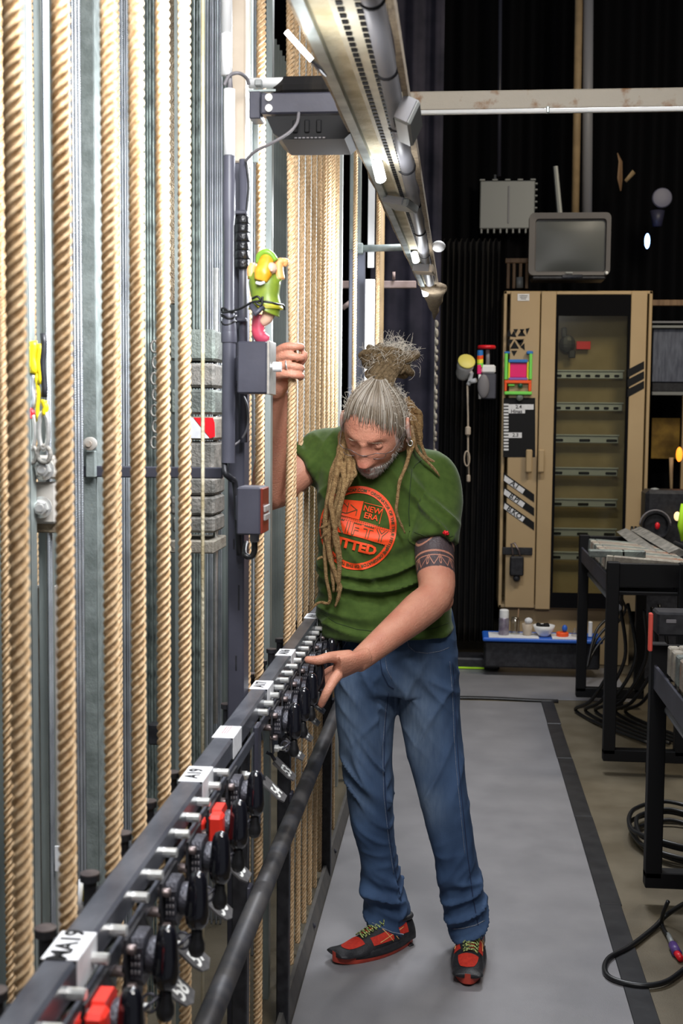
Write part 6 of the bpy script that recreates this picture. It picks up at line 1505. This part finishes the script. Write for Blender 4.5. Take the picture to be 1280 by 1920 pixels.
# sleeve hem and neckline seam lines
sh2 = mat('green_rib', (.045, .105, .017), .85, bump=.2, bscale=400)
hm = MB()
def ringon(c, ax_, r, w_, t_=.0012, n=36):
    ax_ = ax_.normalized(); u_ = ax_.orthogonal().normalized(); v_ = ax_.cross(u_)
    hm.tube([c + (u_ * math.cos(a) + v_ * math.sin(a)) * r for a in np.linspace(0, 2 * math.pi, n, endpoint=False)], t_, 6, closed=True)
hm.tube([W(728, 872, 3.445) + V(.074 * math.cos(a), .064 * math.sin(a), .032 * math.sin(a)) for a in np.linspace(0, 2 * math.pi, 40, endpoint=False)], .0065, 8, closed=True)
hm.build('collar', sh2, shirt, True)
# ---------------- jeans
mb = MB()
rows_loft(mb, [(1140, 626, 846, 3.485, .105), (1180, 623, 853, 3.485, .116), (1215, 622, 856, 3.485, .120), (1260, 623, 859, 3.487, .122), (1290, 628, 858, 3.487, .115)], 36, 2.5)
rows_loft(mb, [(1230, 624, 744, 3.485, .108), (1300, 628, 744, 3.478, .100), (1350, 632, 740, 3.470, .092), (1400, 637, 736, 3.460, .085), (1450, 646, 735, 3.452, .078), (1500, 652, 736, 3.452, .074), (1550, 661, 738, 3.465, .070),
               (1600, 674, 742, 3.485, .066), (1650, 680, 752, 3.505, .068), (1695, 684, 766, 3.525, .078), (1720, 690, 768, 3.535, .080), (1740, 694, 764, 3.540, .078)], 30, 2.2)
rows_loft(mb, [(1230, 738, 858, 3.485, .108), (1300, 744, 861, 3.480, .100), (1350, 750, 863, 3.468, .094), (1400, 760, 867, 3.452, .088), (1450, 773, 871, 3.438, .080), (1500, 786, 877, 3.428, .075), (1550, 799, 885, 3.432, .071),
               (1600, 813, 892, 3.442, .067), (1650, 823, 902, 3.452, .066), (1695, 829, 911, 3.462, .074), (1725, 838, 912, 3.468, .076), (1748, 846, 910, 3.470, .074)], 30, 2.2)
me = remesh(mb, .0055, 8, .5)
co = getco(me); no = getno(me); disp = np.zeros(len(co))
for i in range(len(co)):
    x, y, z = co[i]
    leg = -1 if x < -.205 - .0 * z + .0 else 1
    cx_ = lerp(-.215, -.14, 1 - z / .8) if z < .8 else -.21
    leg = -1 if x < cx_ else 1
    ph = 0 if leg < 0 else 17
    # knee creases, ankle stacking, hip pulls
    kn = g(z - (.47 if leg < 0 else .455), .075); an = g(z - .13, .09); hip = g(z - .80, .10)
    tilt = (x - cx_) * (.5 if leg < 0 else -.6)
    w1 = .5 + noise.noise((x * 5 + ph, y * 4, z * 6)); w2 = .5 + noise.noise((x * 4 + 9 + ph, y * 4, z * 7))
    sl = noise.noise((x * 2 + ph, 4, z * 2)) * 3.0
    nk = 1 - abs(noise.noise((x * 4 + ph, y * 3, (z + tilt + (x - cx_) * sl) * 19))) * 2.6
    na = 1 - abs(noise.noise((x * 6 + ph, y * 6 + 3, (z + tilt * .8) * 20))) * 2.2
    nh = 1 - abs(noise.noise((x * 3, y * 3 + ph, (z + (x + .2) * (-.9 if x < -.2 else .9)) * 15))) * 2.3
    nd = 1 - abs(noise.noise((x * 3 + 2, y * 3 + ph, (z - (x - cx_) * 1.6 * leg) * 9))) * 2.5
    d_ = .019 * kn * (.3 + w1) * max(0, nk) ** 1.6 + .021 * an * (.4 + w2 * .8) * max(0, na) ** 1.5 + .0085 * hip * max(0, nh) ** 1.6 + .0050 * noise.noise((x * 7, y * 7 + ph, z * 5)) + .006 * max(0, nd) ** 2 * w2 + .0016 * noise.noise((x * 24, y * 24, z * 12))
    fr_ = min(1, max(.25, abs(no[i][1]) * 1.3)); disp[i] = d_ * 1.7 * fr_
co = co + no * disp[:, None]; setco(me, co)
bvj = BVHTree.FromPolygons([tuple(c_) for c_ in co], [tuple(p.vertices) for p in me.polygons])
# worn areas of the cloth (thigh fronts, knees)
fade = np.array([max(g(z - .66, .13) * (g(x + .30, .045) + g(x + .115, .05)), 1.2 * g(z - .45, .05) * g(x + .09, .04) , .5 * g(z - .46, .05) * g(x + .27, .04)) if y < 3.47 else 0 for x, y, z in co])
at = me.attributes.new('worn', 'FLOAT', 'POINT'); at.data.foreach_set('value', fade.astype(np.float32))
jm = mat('blue_denim', (.028, .056, .120), .8, col2=(.052, .096, .190), scale=9, bump=.22, bscale=750, spec=.25, stretch=(1.4, 1.4, .6))
nt = jm.node_tree; bs = nt.nodes['Principled BSDF']; base = bs.inputs['Base Color'].links[0].from_socket
fz_ = hairnoise(60, (2.2, 2.2, .35))
c1 = mixc(mth('MINIMUM', mth('MULTIPLY', attr('worn'), mth('MULTIPLY_ADD', fz_, .9, .25)), 1.0), base, (.17, .23, .32))
nt.links.new(c1, bs.inputs['Base Color'])
me.materials.append(jm); me.transform(Matrix.Translation(-root_loc(man))); me.shade_smooth()
jeans = bpy.data.objects.new('jeans', me); COL.objects.link(jeans); jeans.parent = man
dkden = mat('dark_denim_seam', (.012, .025, .070), .85); lt = mat('pale_seam_thread', (.28, .30, .34), .8, col2=(.10, .13, .22), scale=300)
def onj(px, py, off=.0012):
    d = (W(px, py, 3) - CAM).normalized(); h, n_, i_, ds = bvj.ray_cast(CAM, d)
    return (h - d * off) if h is not None else W(px, py, 3.38)
def seam(name, pts, r, m, k=6, par=None):
    P = []
    for a, b in zip(pts, pts[1:]):
        n_ = max(2, int(math.hypot(b[0] - a[0], b[1] - a[1]) / 6))
        for q in range(n_): P.append(onj(lerp(a[0], b[0], q / n_), lerp(a[1], b[1], q / n_)))
    P.append(onj(*pts[-1])); MB().tube(P, r, 6).build(name, m, par or jeans, True)
seam('side_seam', [(848, 1240), (853, 1300), (856, 1380), (860, 1440), (868, 1520), (876, 1600), (886, 1680), (896, 1735)], .0014, dkden)
seam('side_seam', [(843, 1240), (848, 1300), (851, 1380), (855, 1440), (863, 1520), (871, 1600)], .0006, lt)
seam('inner_seam', [(728, 1300), (722, 1360), (720, 1430), (723, 1500), (732, 1580), (742, 1640), (752, 1690)], .0012, dkden)
seam('inner_seam', [(724, 1320), (717, 1400), (719, 1490), (728, 1570), (738, 1640)], .0006, lt)
seam('pocket_seam', [(762, 1196), (766, 1212), (778, 1222), (800, 1225), (825, 1221), (842, 1214)], .0010, lt)
seam('pocket_seam', [(650, 1185), (648, 1205), (640, 1218), (628, 1222)], .0010, lt)
seam('fly_seam', [(712, 1235), (716, 1262), (728, 1285), (738, 1292)], .0012, dkden); seam('fly_seam', [(722, 1232), (725, 1255), (735, 1275)], .0008, lt)
seam('cuff_seam', [(697, 1730), (712, 1738), (735, 1748), (756, 1752)], .0015, lt); seam('cuff_seam', [(849, 1742), (870, 1740), (890, 1735), (908, 1726)], .0015, lt)
# ---------------- trainers (local: +y towards the toe, z up, length .30)
def lo(o_mb, fn): o_mb.v = [tuple(fn(Vector(v))) for v in o_mb.v]; return o_mb
blk = mat('black_shoe_synthetic', (.012, .012, .014), .5, col2=(.022, .022, .026), scale=80, bump=.15, bscale=300); rd = mat('red_shoe_mesh', (.52, .018, .008), .6, col2=(.65, .035, .012), scale=120, bump=.4, bscale=800)
sol = mat('red_orange_sole', (.50, .055, .030), .55, col2=(.32, .035, .02), scale=40); lac = mat('lime_black_lace', (.55, .65, .22), .7, col2=(.03, .04, .02), scale=230, ramp=(.45, .55)); gold = mat('gold_trim', (.75, .42, .16), .4)
def shoe(pos, heading, side, label):
    """side=+1: little toe on +x"""
    Rz = Matrix.Rotation(heading, 3, 'Z')
    def TR(v): q = Rz @ (Vector((v[0] * side, v[1], v[2])) * .93); return q + Vector(pos)
    t = thing('shoe', None, None, (0, 0, 0)); t.parent = man; t.location = Vector(pos) - root_loc(man)
    for k in list(t.keys()):
        if k in ('label', 'category'): del t[k]
    t['label'] = label
    def hw(y):       # half width of the sole
        s_ = (y + .10) / .30; return .036 + .014 * math.sin(math.pi * min(1, max(0, s_)) * .95) ** 1.2 if 0 <= s_ <= 1 else .03
    def cx_(y): return -.006 * math.sin(math.pi * (y + .10) / .30) 
    def outline(y0, y1, grow, n=48):
        out = []
        for k in range(n):
            a = 2 * math.pi * k / n; y = (y0 + y1) / 2 + (y1 - y0) / 2 * math.sin(a) ; sgn = math.cos(a)
            ww = hw(max(-.10, min(.20, y))) * abs(sgn) ** .80 * (1 if sgn >= 0 else -1)
            out.append((ww * grow + cx_(y), y))
        return out
    def up(y): return .010 * max(0, (y - .13) / .07) ** 2     # toe spring
    mb = MB()
    mb.loft([[Vector((x, y, z + up(y) * s_)) for x, y in outline(-.10, .20, g_)] for z, g_, s_ in ((.0, .90, 1), (.006, .98, 1), (.022, 1.02, 1), (.030, .97, 1))])
    lo(mb, TR).build('sole', sol, t, 'auto')
    mb = MB(); mb.loft([[Vector((x, y, z + up(y))) for x, y in outline(-.102, .194, g_)] for z, g_ in ((.014, 1.035), (.020, 1.05), (.028, 1.02), (.034, .96))])
    lo(mb, TR).build('midsole', blk, t, True)
    # upper: sections along y
    secs = [(-.100, .046, .010, .016), (-.085, .088, .036, .0), (-.04, .094, .039, 0), (.0, .092, .040, 0), (.04, .084, .043, 0), (.08, .070, .046, 0), (.12, .056, .047, 0), (.155, .046, .043, 0), (.182, .040, .044, 0), (.198, .031, .036, 0)]
    rings = []; cols = list(zip(*secs)); cc = [interp_smooth(c, 4) for c in cols]
    for y, h, w_, _ in zip(*cc):
        ring = []
        for k in range(28):
            a = 2 * math.pi * k / 28; x = w_ * math.copysign(abs(math.cos(a)) ** .8, math.cos(a)); s_ = math.sin(a)
            z = .024 + (h - .024) * max(0, s_) ** .9 - .006 * max(0, -s_); x *= (1 - .35 * max(0, s_) ** 2)
            ring.append(Vector((x + cx_(y), y, z + up(y) * .9)))
        rings.append(ring)
    mb = MB(); mb.loft(rings); upv = lo(mb, TR)
    upv.build('upper', blk, t, True)
    bt_ = BVHTree.FromPolygons([tuple(v) for v in upv.v], upv.f)
    def on(x, y, off=.0012):     # drop onto the upper from above
        o_ = TR((x, y, .2)); h, n_, i_, d_ = bt_.ray_cast(o_, Vector((0, 0, -1)))
        return (h + n_ * (off if n_.z > 0 else -off)) if h is not None else TR((x, y, .03))
    def sideon(y, z, sd, off=.0015):
        o_ = TR((sd * .2, y, z)); d0 = (TR((0, y, z)) - o_).normalized(); h, n_, i_, d_ = bt_.ray_cast(o_, d0)
        return (h - d0 * off) if h is not None else TR((sd * .04, y, z))
    def patch(name, m, fn, nu=12, nv=8):
        vs = [fn(i / nu, j / nv) for j in range(nv + 1) for i in range(nu + 1)]
        MB().add(vs, [(j * (nu + 1) + i, j * (nu + 1) + i + 1, (j + 1) * (nu + 1) + i + 1, (j + 1) * (nu + 1) + i) for j in range(nv) for i in range(nu)]).build(name, m, t, True)
    patch('toe_mesh', rd, lambda u, v: on(cx_(.13) + (u - .5) * (.058 - .020 * v * v), .108 + v * .052 + .010 * (1 - (2 * u - 1) ** 2) * v))
    for sd in (-1, 1): patch('side_mesh', rd, lambda u, v: sideon(.005 + u * .080, .044 + v * (.030 - .012 * u), sd), 10, 5)
    patch('heel_mesh', rd, lambda u, v: sideon(-.055 + u * .04, .05 + v * .03, 1), 6, 5); patch('heel_mesh', rd, lambda u, v: sideon(-.055 + u * .04, .05 + v * .03, -1), 6, 5)
    patch('tongue', rd, lambda u, v: on((u - .5) * .022, .02 + v * .07, .003), 5, 8)
    q = MB()
    for k in range(6):
        y = .028 + .013 * k
        q.tube(smoothpts([on(-.021, y, .003), on(-.008, y + .004, .006), on(.008, y + .001, .006), on(.021, y + .006, .003)], 3), .0021, 7)
        q.tube(smoothpts([on(.021, y, .003), on(.004, y + .006, .0075), on(-.018, y + .010, .004)], 3), .0019, 7)
    q.tube(smoothpts([on(0, .03, .008), on(-.012, .022, .014), on(-.020, .032, .010), on(-.004, .032, .010), on(.012, .020, .014), on(.020, .030, .010)], 4), .0019, 7)
    q.build('laces', lac, t, True)
    for sd in (-1, 1):
        q = MB()
        for dy in (0, .022): q.tube([sideon(-.012 + dy + .030 * s_, .040 + .042 * s_, sd, .002) for s_ in np.linspace(0, 1, 8)], .0013, 6)
        q.tube([sideon(-.04 + .10 * s_, .068 - .020 * s_, sd, .002) for s_ in np.linspace(0, 1, 10)], .0013, 6); q.build('side_stripe', gold, t, True)
    mb = MB(); ring = [TR((.030 * math.cos(a), -.045 + .046 * math.sin(a), .090 + .004 * math.sin(a))) for a in np.linspace(0, 2 * math.pi, 28, endpoint=False)]
    mb.tube(ring, .007, 8, closed=True).build('collar_pad', blk, t, True)
    q = MB()
    for k in range(5): q.box((0, .11 - .045 * k, .003), (.075, .018, .006), None, .002)
    lo(q, TR).build('tread', blk, t)
    return t
# left in the picture: toe points to picture left and towards the viewer
a = WZ(724, 1777, 0.004); 
shoe((a.x, a.y + .0, .004), math.atan2(.74, -.67), 1, 'red and black trainer pointing sideways towards the ropes')
a = WZ(884, 1795, 0.004)
shoe((a.x, a.y, .004), R(176), -1, 'red and black trainer pointing at the viewer')
